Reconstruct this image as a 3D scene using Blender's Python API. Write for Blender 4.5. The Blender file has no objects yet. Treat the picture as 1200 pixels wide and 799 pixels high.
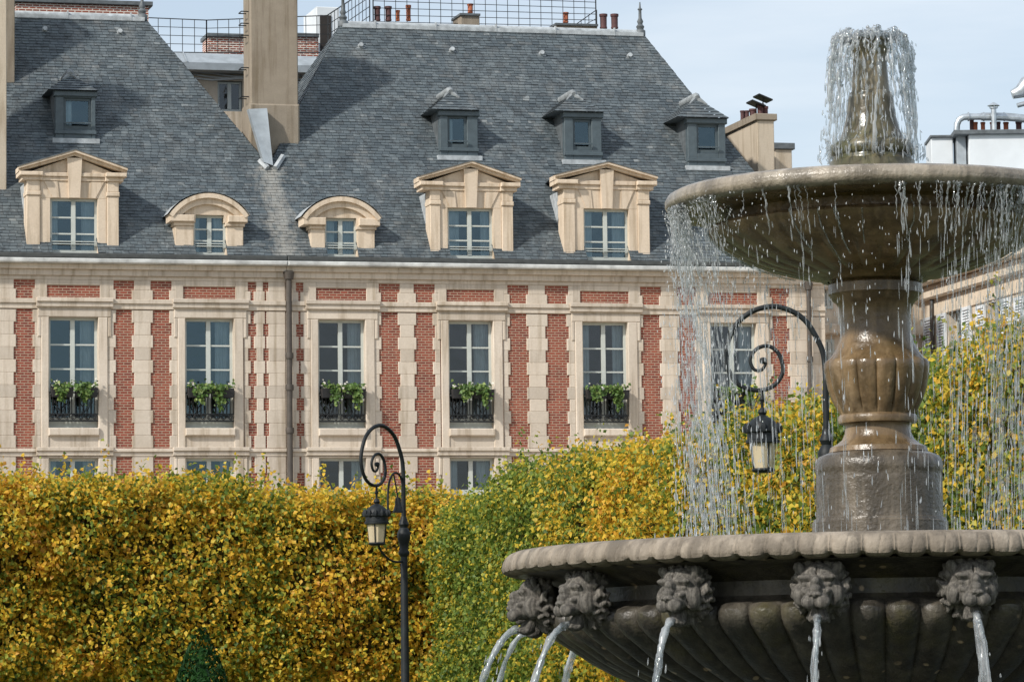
import bpy, math, random
import numpy as np
from mathutils import Vector, Matrix
PI = math.pi
random.seed(7)
RNG = np.random.default_rng(7)
SC = bpy.context.scene
COL = SC.collection

# ------------------------------------------------------------------ camera
FPX = 4500.0                       # focal length in pixels of a 1200 px wide picture
PITCH = math.atan(450 / FPX)
ROLL = -0.0125
CAM = Vector((0, 0, 1.6))
CAMROT = (Matrix.Rotation(PI / 2 + PITCH, 3, 'X') @ Matrix.Rotation(ROLL, 3, 'Z'))
cd = bpy.data.cameras.new('camera')
cd.sensor_width = 36
cd.lens = 135
cd.clip_start = 0.5
cd.clip_end = 6000
cam = bpy.data.objects.new('camera', cd)
COL.objects.link(cam)
cam.matrix_world = Matrix.Translation(CAM) @ CAMROT.to_4x4()
SC.camera = cam

# ------------------------------------------------------------------ sky, sun, exposure
TO_SUN = Vector((-0.60, -0.58, 0.62)).normalized()
w = bpy.data.worlds.new('World')
SC.world = w
w.use_nodes = True
nt = w.node_tree
nt.nodes.clear()
wo = nt.nodes.new('ShaderNodeOutputWorld')
bg = nt.nodes.new('ShaderNodeBackground')
sky = nt.nodes.new('ShaderNodeTexSky')
sky.sky_type = 'NISHITA'
sky.sun_disc = False
sky.sun_elevation = math.asin(TO_SUN.z)
sky.sun_rotation = math.atan2(TO_SUN.x, TO_SUN.y)
sky.air_density = 1.0
sky.dust_density = 1.6
sky.ozone_density = 1.3
bg.inputs['Strength'].default_value = 0.125
# thin cloud veil spread over the sky dome
tc = nt.nodes.new('ShaderNodeTexCoord')
mp = nt.nodes.new('ShaderNodeMapping')
mp.inputs['Scale'].default_value = (2.2, 2.2, 14.0)
nz = nt.nodes.new('ShaderNodeTexNoise')
nz.inputs['Scale'].default_value = 1.6
nz.inputs['Detail'].default_value = 7
nz.inputs['Roughness'].default_value = 0.55
rp = nt.nodes.new('ShaderNodeValToRGB')
rp.color_ramp.elements[0].position = 0.40
rp.color_ramp.elements[0].color = (0.40, 0.40, 0.40, 1)
rp.color_ramp.elements[1].position = 0.72
rp.color_ramp.elements[1].color = (0.92, 0.92, 0.92, 1)
mx = nt.nodes.new('ShaderNodeMix')
mx.data_type = 'RGBA'
mx.inputs['B'].default_value = (6.3, 6.85, 7.4, 1)
nt.links.new(tc.outputs['Generated'], mp.inputs['Vector'])
nt.links.new(mp.outputs['Vector'], nz.inputs['Vector'])
nt.links.new(nz.outputs['Fac'], rp.inputs['Fac'])
nt.links.new(rp.outputs['Color'], mx.inputs['Factor'])
nt.links.new(sky.outputs['Color'], mx.inputs['A'])
nt.links.new(mx.outputs['Result'], bg.inputs['Color'])
nt.links.new(bg.outputs['Background'], wo.inputs['Surface'])

sl = bpy.data.lights.new('sun', 'SUN')
sl.energy = 3.7
sl.angle = math.radians(2.5)
sl.color = (1.0, 0.945, 0.86)
so = bpy.data.objects.new('sun', sl)
COL.objects.link(so)
so.rotation_euler = TO_SUN.to_track_quat('Z', 'Y').to_euler()
so.location = (-60, -40, 80)

SC.view_settings.view_transform = 'Standard'
SC.view_settings.look = 'None'
SC.view_settings.exposure = 0.16
SC.view_settings.gamma = 1.0
SC.render.engine = 'CYCLES'
SC.cycles.max_bounces = 8
SC.cycles.transparent_max_bounces = 24
SC.cycles.caustics_reflective = False
SC.cycles.caustics_refractive = False

# ------------------------------------------------------------------ measuring helpers (used while laying out)
def ray(x, y):
    return (CAMROT @ Vector(((x - 600) / FPX, -(y - 399.5) / FPX, -1.0))).normalized()

def at(x, y, Y):
    r = ray(x, y)
    return CAM + r * (Y / r.y)

ALPHA = math.atan(0.28)            # the terrace of houses runs away to the right
UV_ = Vector((math.cos(ALPHA), math.sin(ALPHA), 0))
NV_ = Vector((-math.sin(ALPHA), math.cos(ALPHA), 0))
FO = Vector((0, 110, 0))
SAG = 0.0072                       # the old fronts are a little out of level

def P(u, v, d):
    return FO + UV_ * u + NV_ * d + Vector((0, 0, v + SAG * u))

def FP(x, y, d=0.0):
    r = ray(x, y)
    t = ((FO + NV_ * d - CAM).dot(NV_)) / r.dot(NV_)
    p = CAM + r * t
    u = (p - FO).dot(UV_)
    return u, p.z - SAG * u

def U(x, d=0.0): return FP(x, 450, d)[0]
def V(y, d=0.0): return FP(400, y, d)[1]

# ------------------------------------------------------------------ object helpers
def tag(o, label=None, cat=None, group=None, kind=None):
    if label: o['label'] = label
    if cat: o['category'] = cat
    if group: o['group'] = group
    if kind: o['kind'] = kind
    return o

def empty(name, loc=(0, 0, 0), rz=0):
    o = bpy.data.objects.new(name, None)
    o.empty_display_size = 0.3
    COL.objects.link(o)
    o.location = loc
    o.rotation_euler = (0, 0, rz)
    return o

def rootloc(p):
    while p is not None and p.parent is not None:
        p = p.parent
    return Vector(p.location) if p is not None else Vector((0, 0, 0))

def link_mesh(name, me, mats, parent=None, loc=None, smooth=None):
    for m in (mats if isinstance(mats, (list, tuple)) else [mats]):
        me.materials.append(m)
    if smooth is not None:
        me.polygons.foreach_set('use_smooth', [True] * len(me.polygons))
        if smooth > 0:
            me.set_sharp_from_angle(angle=math.radians(smooth))
    me.update()
    o = bpy.data.objects.new(name, me)
    COL.objects.link(o)
    if parent is not None:
        o.parent = parent
    elif loc is not None:
        o.location = loc
    return o

class MB:
    def __init__(s):
        s.v = []; s.l = []; s.f = []; s.m = []
    def add(s, verts, faces, mi=0, loc=None):
        n = len(s.v)
        s.v.extend([Vector(q) for q in verts])
        s.l.extend(loc if loc is not None else [tuple(q) for q in verts])
        for f in faces:
            s.f.append([n + i for i in f]); s.m.append(mi)
    def fadd(s, uvd, faces, mi=0, PF=None):
        s.add([(PF or P)(*q) for q in uvd], faces, mi, [tuple(q) for q in uvd])
    def fbox(s, u0, u1, v0, v1, d0, d1, ch=0.0, mi=0, PF=None):
        """box in front coordinates, d0 = outer face; ch = chamfer of the outer face"""
        if ch <= 0:
            q = [(u0, v0, d1), (u1, v0, d1), (u1, v1, d1), (u0, v1, d1), (u0, v0, d0), (u1, v0, d0), (u1, v1, d0), (u0, v1, d0)]
            s.fadd(q, [(3, 2, 1, 0), (4, 5, 6, 7), (0, 1, 5, 4), (1, 2, 6, 5), (2, 3, 7, 6), (3, 0, 4, 7)], mi, PF)
        else:
            c = min(ch, (u1 - u0) * .4, (v1 - v0) * .4)
            q = [(u0, v0, d1), (u1, v0, d1), (u1, v1, d1), (u0, v1, d1),
                 (u0, v0, d0 + c), (u1, v0, d0 + c), (u1, v1, d0 + c), (u0, v1, d0 + c),
                 (u0 + c, v0 + c, d0), (u1 - c, v0 + c, d0), (u1 - c, v1 - c, d0), (u0 + c, v1 - c, d0)]
            fs = [(3, 2, 1, 0), (8, 9, 10, 11)]
            for a in (0, 4):
                for i in range(4):
                    j = (i + 1) % 4
                    fs.append((a + i, a + j, a + 4 + j, a + 4 + i))
            s.fadd(q, fs, mi, PF)
    def prism(s, poly, d0, d1, mi=0, PF=None):
        n = len(poly)
        q = [(a, b, d0) for a, b in poly] + [(a, b, d1) for a, b in poly]
        fs = [tuple(range(n)), tuple(range(2 * n - 1, n - 1, -1))]
        for i in range(n):
            j = (i + 1) % n
            fs.append((i, i + n, j + n, j))
        s.fadd(q, fs, mi, PF)
    def box(s, x0, x1, y0, y1, z0, z1, mi=0):
        q = [(x0, y0, z0), (x1, y0, z0), (x1, y1, z0), (x0, y1, z0), (x0, y0, z1), (x1, y0, z1), (x1, y1, z1), (x0, y1, z1)]
        s.add(q, [(3, 2, 1, 0), (4, 5, 6, 7), (0, 1, 5, 4), (1, 2, 6, 5), (2, 3, 7, 6), (3, 0, 4, 7)], mi)
    def tube(s, pts, rad, n=8, mi=0, cap=True):
        pts = [Vector(p) for p in pts]
        if not isinstance(rad, (list, tuple)): rad = [rad] * len(pts)
        base = len(s.v); prev = None
        for i, p in enumerate(pts):
            a = pts[max(i - 1, 0)]; b = pts[min(i + 1, len(pts) - 1)]
            t = (b - a)
            t = t.normalized() if t.length > 1e-9 else Vector((0, 0, 1))
            if prev is None:
                x = t.orthogonal().normalized()
            else:
                x = (prev - t * prev.dot(t))
                x = x.normalized() if x.length > 1e-6 else t.orthogonal().normalized()
            prev = x
            y = t.cross(x)
            for k in range(n):
                an = 2 * PI * k / n
                q = p + (x * math.cos(an) + y * math.sin(an)) * rad[i]
                s.v.append(q); s.l.append(tuple(q))
        for i in range(len(pts) - 1):
            for k in range(n):
                j = (k + 1) % n
                s.f.append([base + i * n + k, base + i * n + j, base + (i + 1) * n + j, base + (i + 1) * n + k]); s.m.append(mi)
        if cap:
            s.f.append([base + k for k in range(n)][::-1]); s.m.append(mi)
            e = base + (len(pts) - 1) * n
            s.f.append([e + k for k in range(n)]); s.m.append(mi)
    def lathe(s, prof, c=(0, 0, 0), n=24, mi=0):
        base = len(s.v)
        for r, z in prof:
            for k in range(n):
                an = 2 * PI * k / n
                q = Vector((c[0] + r * math.cos(an), c[1] + r * math.sin(an), c[2] + z))
                s.v.append(q); s.l.append(tuple(q))
        for i in range(len(prof) - 1):
            for k in range(n):
                j = (k + 1) % n
                s.f.append([base + i * n + k, base + i * n + j, base + (i + 1) * n + j, base + (i + 1) * n + k]); s.m.append(mi)
        s.f.append([base + k for k in range(n)][::-1]); s.m.append(mi)
        e = base + (len(prof) - 1) * n
        s.f.append([e + k for k in range(n)]); s.m.append(mi)
    def build(s, name, mats, parent=None, loc=None, smooth=None, uv=False):
        off = rootloc(parent) if parent is not None else Vector(loc if loc is not None else (0, 0, 0))
        me = bpy.data.meshes.new(name)
        me.from_pydata([tuple(q - off) for q in s.v], [], s.f)
        me.polygons.foreach_set('material_index', s.m)
        if uv:
            layer = me.uv_layers.new(name='UVMap')
            dat = []
            for f in s.f:
                a, b, c = (Vector(s.l[f[0]]), Vector(s.l[f[1]]), Vector(s.l[f[2]]))
                nn = (b - a).cross(c - a)
                ax = [abs(nn.x), abs(nn.y), abs(nn.z)]
                k = ax.index(max(ax))
                for i in f:
                    q = s.l[i]
                    dat += ([q[2], q[1]] if k == 0 else ([q[0], q[2]] if k == 1 else [q[0], q[1]]))
            layer.data.foreach_set('uv', dat)
        return link_mesh(name, me, mats, parent, off if parent is None else None, smooth)

def np_mesh(name, verts, faces):
    """fast mesh from arrays: verts (n,3), faces (m,k)"""
    me = bpy.data.meshes.new(name)
    k = faces.shape[1]
    me.vertices.add(len(verts))
    me.vertices.foreach_set('co', np.asarray(verts, dtype=np.float32).ravel())
    me.loops.add(faces.size)
    me.loops.foreach_set('vertex_index', faces.astype(np.int32).ravel())
    me.polygons.add(len(faces))
    me.polygons.foreach_set('loop_start', np.arange(0, faces.size, k, dtype=np.int32))
    me.polygons.foreach_set('loop_total', np.full(len(faces), k, dtype=np.int32))
    me.update(calc_edges=True)
    return me

# ------------------------------------------------------------------ materials
class Mat:
    def __init__(s, name):
        s.m = bpy.data.materials.new(name)
        s.m.use_nodes = True
        s.nt = s.m.node_tree
        s.b = s.nt.nodes['Principled BSDF']
        s.out = s.nt.nodes['Material Output']
    def n(s, t, **kw):
        x = s.nt.nodes.new(t)
        for k, v in kw.items():
            if k in x.inputs: x.inputs[k].default_value = v
            else: setattr(x, k, v)
        return x
    def l(s, a, b): s.nt.links.new(a, b)
    def coord(s, kind='Object', scale=(1, 1, 1)):
        tcn = s.n('ShaderNodeTexCoord')
        mpn = s.n('ShaderNodeMapping', Scale=scale)
        s.l(tcn.outputs[kind], mpn.inputs['Vector'])
        return mpn.outputs['Vector']
    def noise(s, vec, scale, detail=4, rough=.55):
        x = s.n('ShaderNodeTexNoise', Scale=scale, Detail=detail, Roughness=rough)
        s.l(vec, x.inputs['Vector'])
        return x.outputs['Fac']
    def ramp(s, fac, stops):
        x = s.n('ShaderNodeValToRGB')
        e = x.color_ramp.elements
        while len(e) < len(stops): e.new(.5)
        for i, (p, c) in enumerate(stops):
            e[i].position = p
            e[i].color = (c, c, c, 1) if isinstance(c, (int, float)) else (*c, 1)
        s.l(fac, x.inputs['Fac'])
        return x.outputs['Color']
    def mix(s, fac, a, b, mode='MIX'):
        x = s.n('ShaderNodeMix')
        x.data_type = 'RGBA'
        x.blend_type = mode
        for val, nm in ((fac, 'Factor'), (a, 'A'), (b, 'B')):
            if isinstance(val, (int, float)): x.inputs[nm].default_value = val if nm == 'Factor' else (val, val, val, 1)
            elif isinstance(val, tuple): x.inputs[nm].default_value = (*val, 1)
            else: s.l(val, x.inputs[nm])
        return x.outputs['Result']
    def math(s, op, a, b=0.0):
        x = s.n('ShaderNodeMath')
        x.operation = op
        for i, q in enumerate((a, b)):
            if isinstance(q, (int, float)): x.inputs[i].default_value = q
            else: s.l(q, x.inputs[i])
        return x.outputs[0]
    def island(s):
        return s.n('ShaderNodeNewGeometry').outputs['Random Per Island']
    def bump(s, h, dist=.01, strength=1.0):
        x = s.n('ShaderNodeBump', Strength=strength, Distance=dist)
        s.l(h, x.inputs['Height'])
        s.l(x.outputs['Normal'], s.b.inputs['Normal'])
        return x
    def set(s, col=None, rough=None, metal=None, spec=None):
        for v, nm in ((col, 'Base Color'), (rough, 'Roughness'), (metal, 'Metallic'), (spec, 'Specular IOR Level')):
            if v is None: continue
            if isinstance(v, tuple): s.b.inputs[nm].default_value = (*v, 1)
            elif isinstance(v, (int, float)): s.b.inputs[nm].default_value = v
            else: s.l(v, s.b.inputs[nm])
        return s.m

def plain(name, col, rough=.6, metal=0, var=.15, scale=6, spec=.5, bump=0.0):
    k = Mat(name)
    vec = k.coord()
    f = k.noise(vec, scale, 5)
    c = k.ramp(f, [(.3, tuple(x * (1 - var) for x in col)), (.7, tuple(min(1, x * (1 + var)) for x in col))])
    if bump: k.bump(k.noise(vec, scale * 4, 4), bump)
    return k.set(c, rough, metal, spec)

def stone(name, c1, c2, isl=.17, rough=.85, sc=1.2, stain=(.55, .5, .42)):
    k = Mat(name)
    vec = k.coord()
    big = k.noise(vec, sc, 6, .6)
    fine = k.noise(vec, sc * 14, 4, .6)
    base = k.ramp(big, [(.28, c1), (.72, c2)])
    base = k.mix(k.ramp(fine, [(.35, .35), (.7, 0.0)]), base, tuple(x * .8 for x in c1))
    var = k.ramp(k.island(), [(0, 1 - isl), (1, 1 + isl * .5)])
    base = k.mix(1.0, base, var, 'MULTIPLY')
    # rain streaks running down the stone
    sv = k.coord('Object', (3.0, 3.0, .22))
    streak = k.ramp(k.noise(sv, 1.6, 5, .6), [(.50, 0.0), (.72, .8)])
    base = k.mix(streak, base, stain, 'MULTIPLY')
    k.bump(fine, .006)
    return k.set(base, rough, 0, .3)

M = {}
M['stone'] = stone('limestone_ashlar', (.56, .485, .40), (.67, .595, .51))
M['stone_warm'] = stone('warm_limestone', (.62, .515, .40), (.71, .60, .48), .06)
M['stone_pale'] = stone('pale_limestone', (.62, .53, .42), (.72, .63, .52), .1)
M['render_tan'] = stone('tan_render', (.265, .225, .178), (.325, .28, .222), 0, .95, 3.0)
M['render_light'] = stone('light_render', (.50, .43, .34), (.58, .50, .40), 0, .95, 2.0)

def brick(name, mortar=(.42, .33, .25), c1=(.235, .060, .040), c2=(.15, .040, .032), mort=.0095):
    k = Mat(name)
    tcn = k.n('ShaderNodeTexCoord')
    uv = tcn.outputs['UV']
    b = k.n('ShaderNodeTexBrick', Scale=1.0)
    b.inputs['Color1'].default_value = (0, 0, 0, 1)
    b.inputs['Color2'].default_value = (1, 1, 1, 1)
    b.inputs['Mortar Size'].default_value = mort
    b.inputs['Mortar Smooth'].default_value = .15
    b.inputs['Brick Width'].default_value = .215
    b.inputs['Row Height'].default_value = .074
    k.l(uv, b.inputs['Vector'])
    vec = k.coord()
    col = k.ramp(b.outputs['Color'], [(0, c2), (.45, c1), (.8, tuple(x * 1.25 for x in c1)), (1, (.20, .06, .05))])
    col = k.mix(k.ramp(k.noise(vec, 1.1, 6, .65), [(.38, 0.0), (.68, .8)]), col, (.33, .10, .062))
    col = k.mix(k.ramp(k.noise(vec, 2.7, 6, .7), [(.50, 0.0), (.70, .7)]), col, (.12, .045, .038))
    res = k.mix(b.outputs['Fac'], col, mortar)
    inv = k.math('SUBTRACT', 1.0, b.outputs['Fac'])
    k.bump(inv, .008)
    return k.set(res, .9, 0, .2)
M['brick'] = brick('red_brick')
M['brick_old'] = brick('old_brick', (.66, .60, .54), (.28, .085, .055), (.20, .06, .045), .016)

def slate():
    k = Mat('slate_tiles')
    vec = k.coord()
    r = k.island()
    big = k.noise(vec, .55, 5, .65)
    mid = k.noise(vec, 2.9, 4, .65)
    base = k.ramp(r, [(0, (.056, .071, .082)), (.30, (.080, .100, .113)), (.75, (.104, .127, .140)), (.96, (.132, .156, .17)), (1, (.21, .23, .235))])
    dark = k.math('ADD', mid, k.math('MULTIPLY', r, .22))
    base = k.mix(k.ramp(dark, [(.645, 0.0), (.69, .55)]), base, (.028, .033, .038))
    base = k.mix(k.ramp(big, [(.48, 0.0), (.72, .16)]), base, (.20, .215, .215))
    # pale lime washed down in streaks
    sv = k.coord('Object', (1.4, 1.4, .10))
    st = k.ramp(k.noise(sv, 1.2, 5, .6), [(.54, 0.0), (.76, .38)])
    base = k.mix(st, base, (.255, .26, .25))
    # lime run-off stain below the valley between the two roofs
    gp = k.n('ShaderNodeNewGeometry')
    ua, va = FP(321, 197, 2.4); ub, vb = FP(325, 300, 0)
    def dotp(vx, off):
        x = k.n('ShaderNodeVectorMath'); x.operation = 'DOT_PRODUCT'
        k.l(gp.outputs['Position'], x.inputs[0]); x.inputs[1].default_value = vx
        return k.math('SUBTRACT', x.outputs['Value'], off)
    du = k.math('ABSOLUTE', dotp(tuple(UV_), FO.dot(UV_) + (ua + ub) / 2))
    du = k.math('ADD', du, k.math('MULTIPLY', k.math('SUBTRACT', k.noise(k.coord('Object', (4, 4, .7)), 1.3, 5), .5), 1.3))
    sm = k.math('MULTIPLY', k.ramp(du, [(.05, .75), (.5, 0.0)]), k.ramp(k.math('MULTIPLY', dotp((0, 0, 1), va), -1.0), [(.0, 0.0), (.06, .85), (1, .75)]))
    base = k.mix(sm, base, (.36, .345, .31))
    k.bump(k.noise(vec, 30, 3), .004)
    return k.set(base, k.ramp(r, [(0, .48), (1, .72)]), 0, .45)
M['slate'] = slate()
M['underlay'] = plain('roof_underlay', (.035, .038, .042), .9)
M['zinc'] = plain('zinc_sheet', (.36, .40, .43), .5, .25, .2, 2.5)
M['lead'] = plain('weathered_lead', (.40, .43, .45), .65, .1, .3, 5)
M['cap'] = plain('dull_lead_cap', (.22, .24, .25), .7, 0, .35, 6)
M['lip'] = plain('pale_zinc_lip', (.50, .51, .50), .6, .0, .35, 2.5)
M['lead_dark'] = plain('dark_lead', (.11, .125, .135), .6, .1, .3, 5)
M['gutter'] = plain('dark_gutter', (.055, .06, .06), .6, 0, .25)
M['win_frame'] = plain('grey_window_paint', (.50, .53, .50), .5, 0, .06)
M['attic_paint'] = plain('dark_attic_paint', (.075, .10, .115), .45, 0, .15)
M['iron'] = plain('black_ironwork', (.013, .015, .017), .5, .2, .3, 8)
M['lamp_iron'] = plain('lamp_paint', (.011, .014, .016), .55, 0, .35, 9, .3)
M['pipe'] = plain('drain_pipe_paint', (.065, .055, .047), .6, 0, .2)
M['curtain'] = plain('pale_curtain', (.62, .68, .70), .9, 0, .08)
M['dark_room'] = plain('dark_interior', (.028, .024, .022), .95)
M['terracotta'] = plain('terracotta_pot', (.36, .11, .055), .85, 0, .25)
M['maroon'] = plain('maroon_pot', (.085, .035, .035), .75, 0, .25)
M['white_paint'] = plain('white_render', (.64, .68, .71), .8, 0, .06, 1.5)
M['shutter'] = plain('white_shutter_paint', (.70, .74, .78), .6, 0, .05)
M['galv'] = plain('galvanised_duct', (.50, .54, .57), .35, .7, .25, 4)
M['planter'] = plain('black_planter', (.02, .02, .022), .5)
M['white_flower'] = plain('white_petals', (.55, .53, .46), .8, 0, .2)
M['gravel'] = plain('park_lawn', (.075, .095, .035), .95, 0, .35, .8)
M['paving'] = plain('pale_gravel_paving', (.40, .345, .28), .95, 0, .2, 1.0)
M['bark'] = plain('bark', (.055, .042, .032), .95, 0, .4, 9, .2, .01)

def glass(name='window_glass', gain=1.7, col=(.92, .96, 1, 1)):
    k = Mat(name)
    nt_ = k.nt
    tr = k.n('ShaderNodeBsdfTransparent')
    tr.inputs['Color'].default_value = (.72, .78, .80, 1)
    gl = k.n('ShaderNodeBsdfGlossy', Roughness=.02)
    gl.inputs['Color'].default_value = col
    fr = k.n('ShaderNodeFresnel', IOR=1.55)
    vec = k.coord()
    bm = k.n('ShaderNodeBump', Strength=.25, Distance=.02)
    k.l(k.noise(vec, 1.6, 2), bm.inputs['Height'])
    k.l(bm.outputs['Normal'], gl.inputs['Normal'])
    f = k.math('MINIMUM', k.math('MULTIPLY', fr.outputs['Fac'], gain), 1.0)
    mxs = k.n('ShaderNodeMixShader')
    k.l(f, mxs.inputs['Fac']); k.l(tr.outputs[0], mxs.inputs[1]); k.l(gl.outputs[0], mxs.inputs[2])
    k.l(mxs.outputs[0], k.out.inputs['Surface'])
    return k.m
M['glass_grey'] = glass()
M['glass_sky_tint'] = glass('sky_tinted_window_glass', 2.6, (.62, .86, 1, 1))  # blue sky reflection put into the gloss colour and raised gain
M['glass'] = M['glass_grey']

def leafmat(name, stops, scale=.9, trans=.48, isl=.62, spec=.35):
    k = Mat(name)
    gp = k.n('ShaderNodeNewGeometry')
    vec = gp.outputs['Position']
    big = k.noise(vec, scale, 4, .6)
    r = gp.outputs['Random Per Island']
    f = k.math('ADD', k.math('MULTIPLY', r, isl), k.math('MULTIPLY', big, 1.25 * (1 - isl) + .25))
    f = k.math('SUBTRACT', f, .125)
    c = k.ramp(f, stops)
    c = k.mix(1.0, c, k.ramp(k.math('FRACT', k.math('MULTIPLY', r, 37.7)), [(0, .80), (1, 1.15)]), 'MULTIPLY')
    k.set(c, .5, 0, spec)
    tl = k.n('ShaderNodeBsdfTranslucent')
    k.l(c, tl.inputs['Color'])
    ms = k.n('ShaderNodeMixShader')
    ms.inputs['Fac'].default_value = trans
    k.l(k.b.outputs[0], ms.inputs[1]); k.l(tl.outputs[0], ms.inputs[2])
    k.l(ms.outputs[0], k.out.inputs['Surface'])
    return k.m
G1, G2, YG, Y1, Y2, OR, BR = (.065, .115, .02), (.15, .23, .04), (.40, .42, .065), (.74, .56, .06), (.78, .49, .05), (.64, .32, .05), (.26, .12, .04)
M['leaf_yellow'] = leafmat('lime_leaves_autumn_gold', [(.17, G1), (.34, G2), (.44, YG), (.53, Y1), (.71, Y2), (.90, OR), (1, BR)], .8, .48, .56)
M['leaf_mixed'] = leafmat('lime_leaves_turning', [(.20, G1), (.42, G2), (.54, YG), (.66, Y1), (.80, Y2), (.95, OR), (1, BR)])
M['leaf_green'] = leafmat('lime_leaves_green', [(.20, G1), (.44, G2), (.60, (.20, .27, .045)), (.72, YG), (.84, Y1), (1, Y2)])
M['ivy'] = leafmat('ivy_leaves', [(.2, (.04, .085, .02)), (.6, (.11, .20, .045)), (.9, (.30, .38, .12))], 6, .3)
M['yew'] = leafmat('yew_needles', [(.2, (.008, .028, .008)), (.7, (.018, .06, .014)), (1, (.035, .095, .018))], 6, .15, .62, .08)
M['shade_core'] = plain('shaded_crown_core', (.055, .046, .014), .95, 0, .5, 9, .1)  # crown core, coloured dark to give shaded gaps between the leaves
# ================================================================== GROUND
g = MB()
g.add([(-1500, -300, 0), (1500, -300, 0), (1500, 3000, 0), (-1500, 3000, 0)], [(0, 1, 2, 3)])
tag(g.build('ground', M['gravel'], None, (0, 0, 0)), kind='structure')
g = MB()
g.fadd([(-140, .004 , -36), (60, .004, -36), (60, .004, 20), (-140, .004, 20)], [(0, 1, 2, 3)], 0, lambda u, v, d: FO + UV_ * u + NV_ * d + Vector((0, 0, v)))
tag(g.build('pavement', M['paving'], None, (0, 0, 0)), kind='structure')

# ================================================================== BRICK PAVILIONS
def holes_wall(mb, u0, u1, v0, v1, d, holes, mi=0):
    us = sorted({u0, u1} | {h[0] for h in holes} | {h[1] for h in holes})
    vs = sorted({v0, v1} | {h[2] for h in holes} | {h[3] for h in holes})
    us = [x for x in us if u0 <= x <= u1]; vs = [x for x in vs if v0 <= x <= v1]
    for i in range(len(us) - 1):
        for j in range(len(vs) - 1):
            cu, cv = (us[i] + us[i + 1]) / 2, (vs[j] + vs[j + 1]) / 2
            if any(h[0] < cu < h[1] and h[2] < cv < h[3] for h in holes): continue
            mb.fadd([(us[i], vs[j], d), (us[i + 1], vs[j], d), (us[i + 1], vs[j + 1], d), (us[i], vs[j + 1], d)], [(0, 1, 2, 3)], mi)

vG0, vG1 = V(306.5), V(302.5)            # dark gutter
vL0 = V(314); vC0 = V(320); vF1 = V(327)  # pale lip, cornice, top of frieze
vFB1, vFB0 = V(331.5), V(354)
vS1, vS0 = V(354), V(365)                # string course
vB1 = V(366); vB0 = V(525)
vT1, vT0 = V(525.5), V(534.5)            # lower string course
vW1, vW0 = V(374.6), V(502)
vK0 = V(511)                             # sill
vLW1 = V(536.4)
vLW0 = vLW1 - 3.6
vA1 = vLW0 - 1.1                         # string course over the arcade
EAVE = vG1
DROOF = 6.2
_, VRIDGE = FP(575, 33, DROOF)
DE = -0.30
SL = (DROOF - DE) / (VRIDGE - EAVE)      # run per rise
def droof(v): return DE + (v - EAVE) * SL
def RP(x, y):
    """pixel onto the front slope"""
    d = 2.0
    for _ in range(30):
        u, v = FP(x, y, d)
        d = droof(v)
    return u, v, d

def even(a, k): return a[k % 2] if isinstance(a, tuple) else a

T = 1.3
def seg(xl, tl, xr, tr):
    """stone pier between two brick strips; teeth in pixels"""
    return ((U(xl - tl), U(xl + tl)), (U(xr + tr), U(xr - tr)))

def thin(c, hw, hn): return (c - hw, c + hw, c - hn, c + hn)

LEFT_SEGS = [seg(-330, 0, -148, T), seg(-126, T, -112, 0), seg(-46 + 11, 0, -26, T), seg(-4.5, T, 17.3, T), seg(39.5, T, 48, 0),
             seg(126, 0, 134.5, T), seg(156, T, 178, T), seg(200, T, 208, 0)]
def tseg(l, r): return ((U(l[0]), U(l[1])), (U(r[0]), U(r[1])))
LEFT_SEGS += [tseg((286, 286), (294, 291)), tseg((297.8, 300.8), (310.8, 308.8)), tseg((312.6, 315), (334.6, 334.6))]
RIGHT_SEGS = [tseg((335.4, 335.4), (350.2, 347.2)), tseg((352.4, 356), (364, 364)),
              seg(439, 0, 446, T), seg(468, T, 487, T), seg(509, T, 516, 0), seg(590, 0, 597, T), seg(619, T, 641, T), seg(666, T, 674, 0),
              seg(747, 0, 753, T), seg(775, T, 796, T), seg(816, T, 825, 0), seg(898, 0, 905, T), seg(925, T, 968, 0)]
LEFT_WINS = [(-103, -46, 11), (57, 115, 11), (217, 274, 11)]
RIGHT_WINS = [(373, 428, 11), (526, 578, 11), (683, 736, 11), (833, 887, 11)]
NC = 11

def building_box(mb, u0, u1, v0, v1, d0, d1, mi):
    """side and back walls"""
    q = [(u0, v0, d0), (u0, v0, d1), (u1, v0, d1), (u1, v0, d0), (u0, v1, d0), (u0, v1, d1), (u1, v1, d1), (u1, v1, d0)]
    mb.fadd(q, [(0, 4, 5, 1), (1, 5, 6, 2), (2, 6, 7, 3)], mi)

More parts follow.
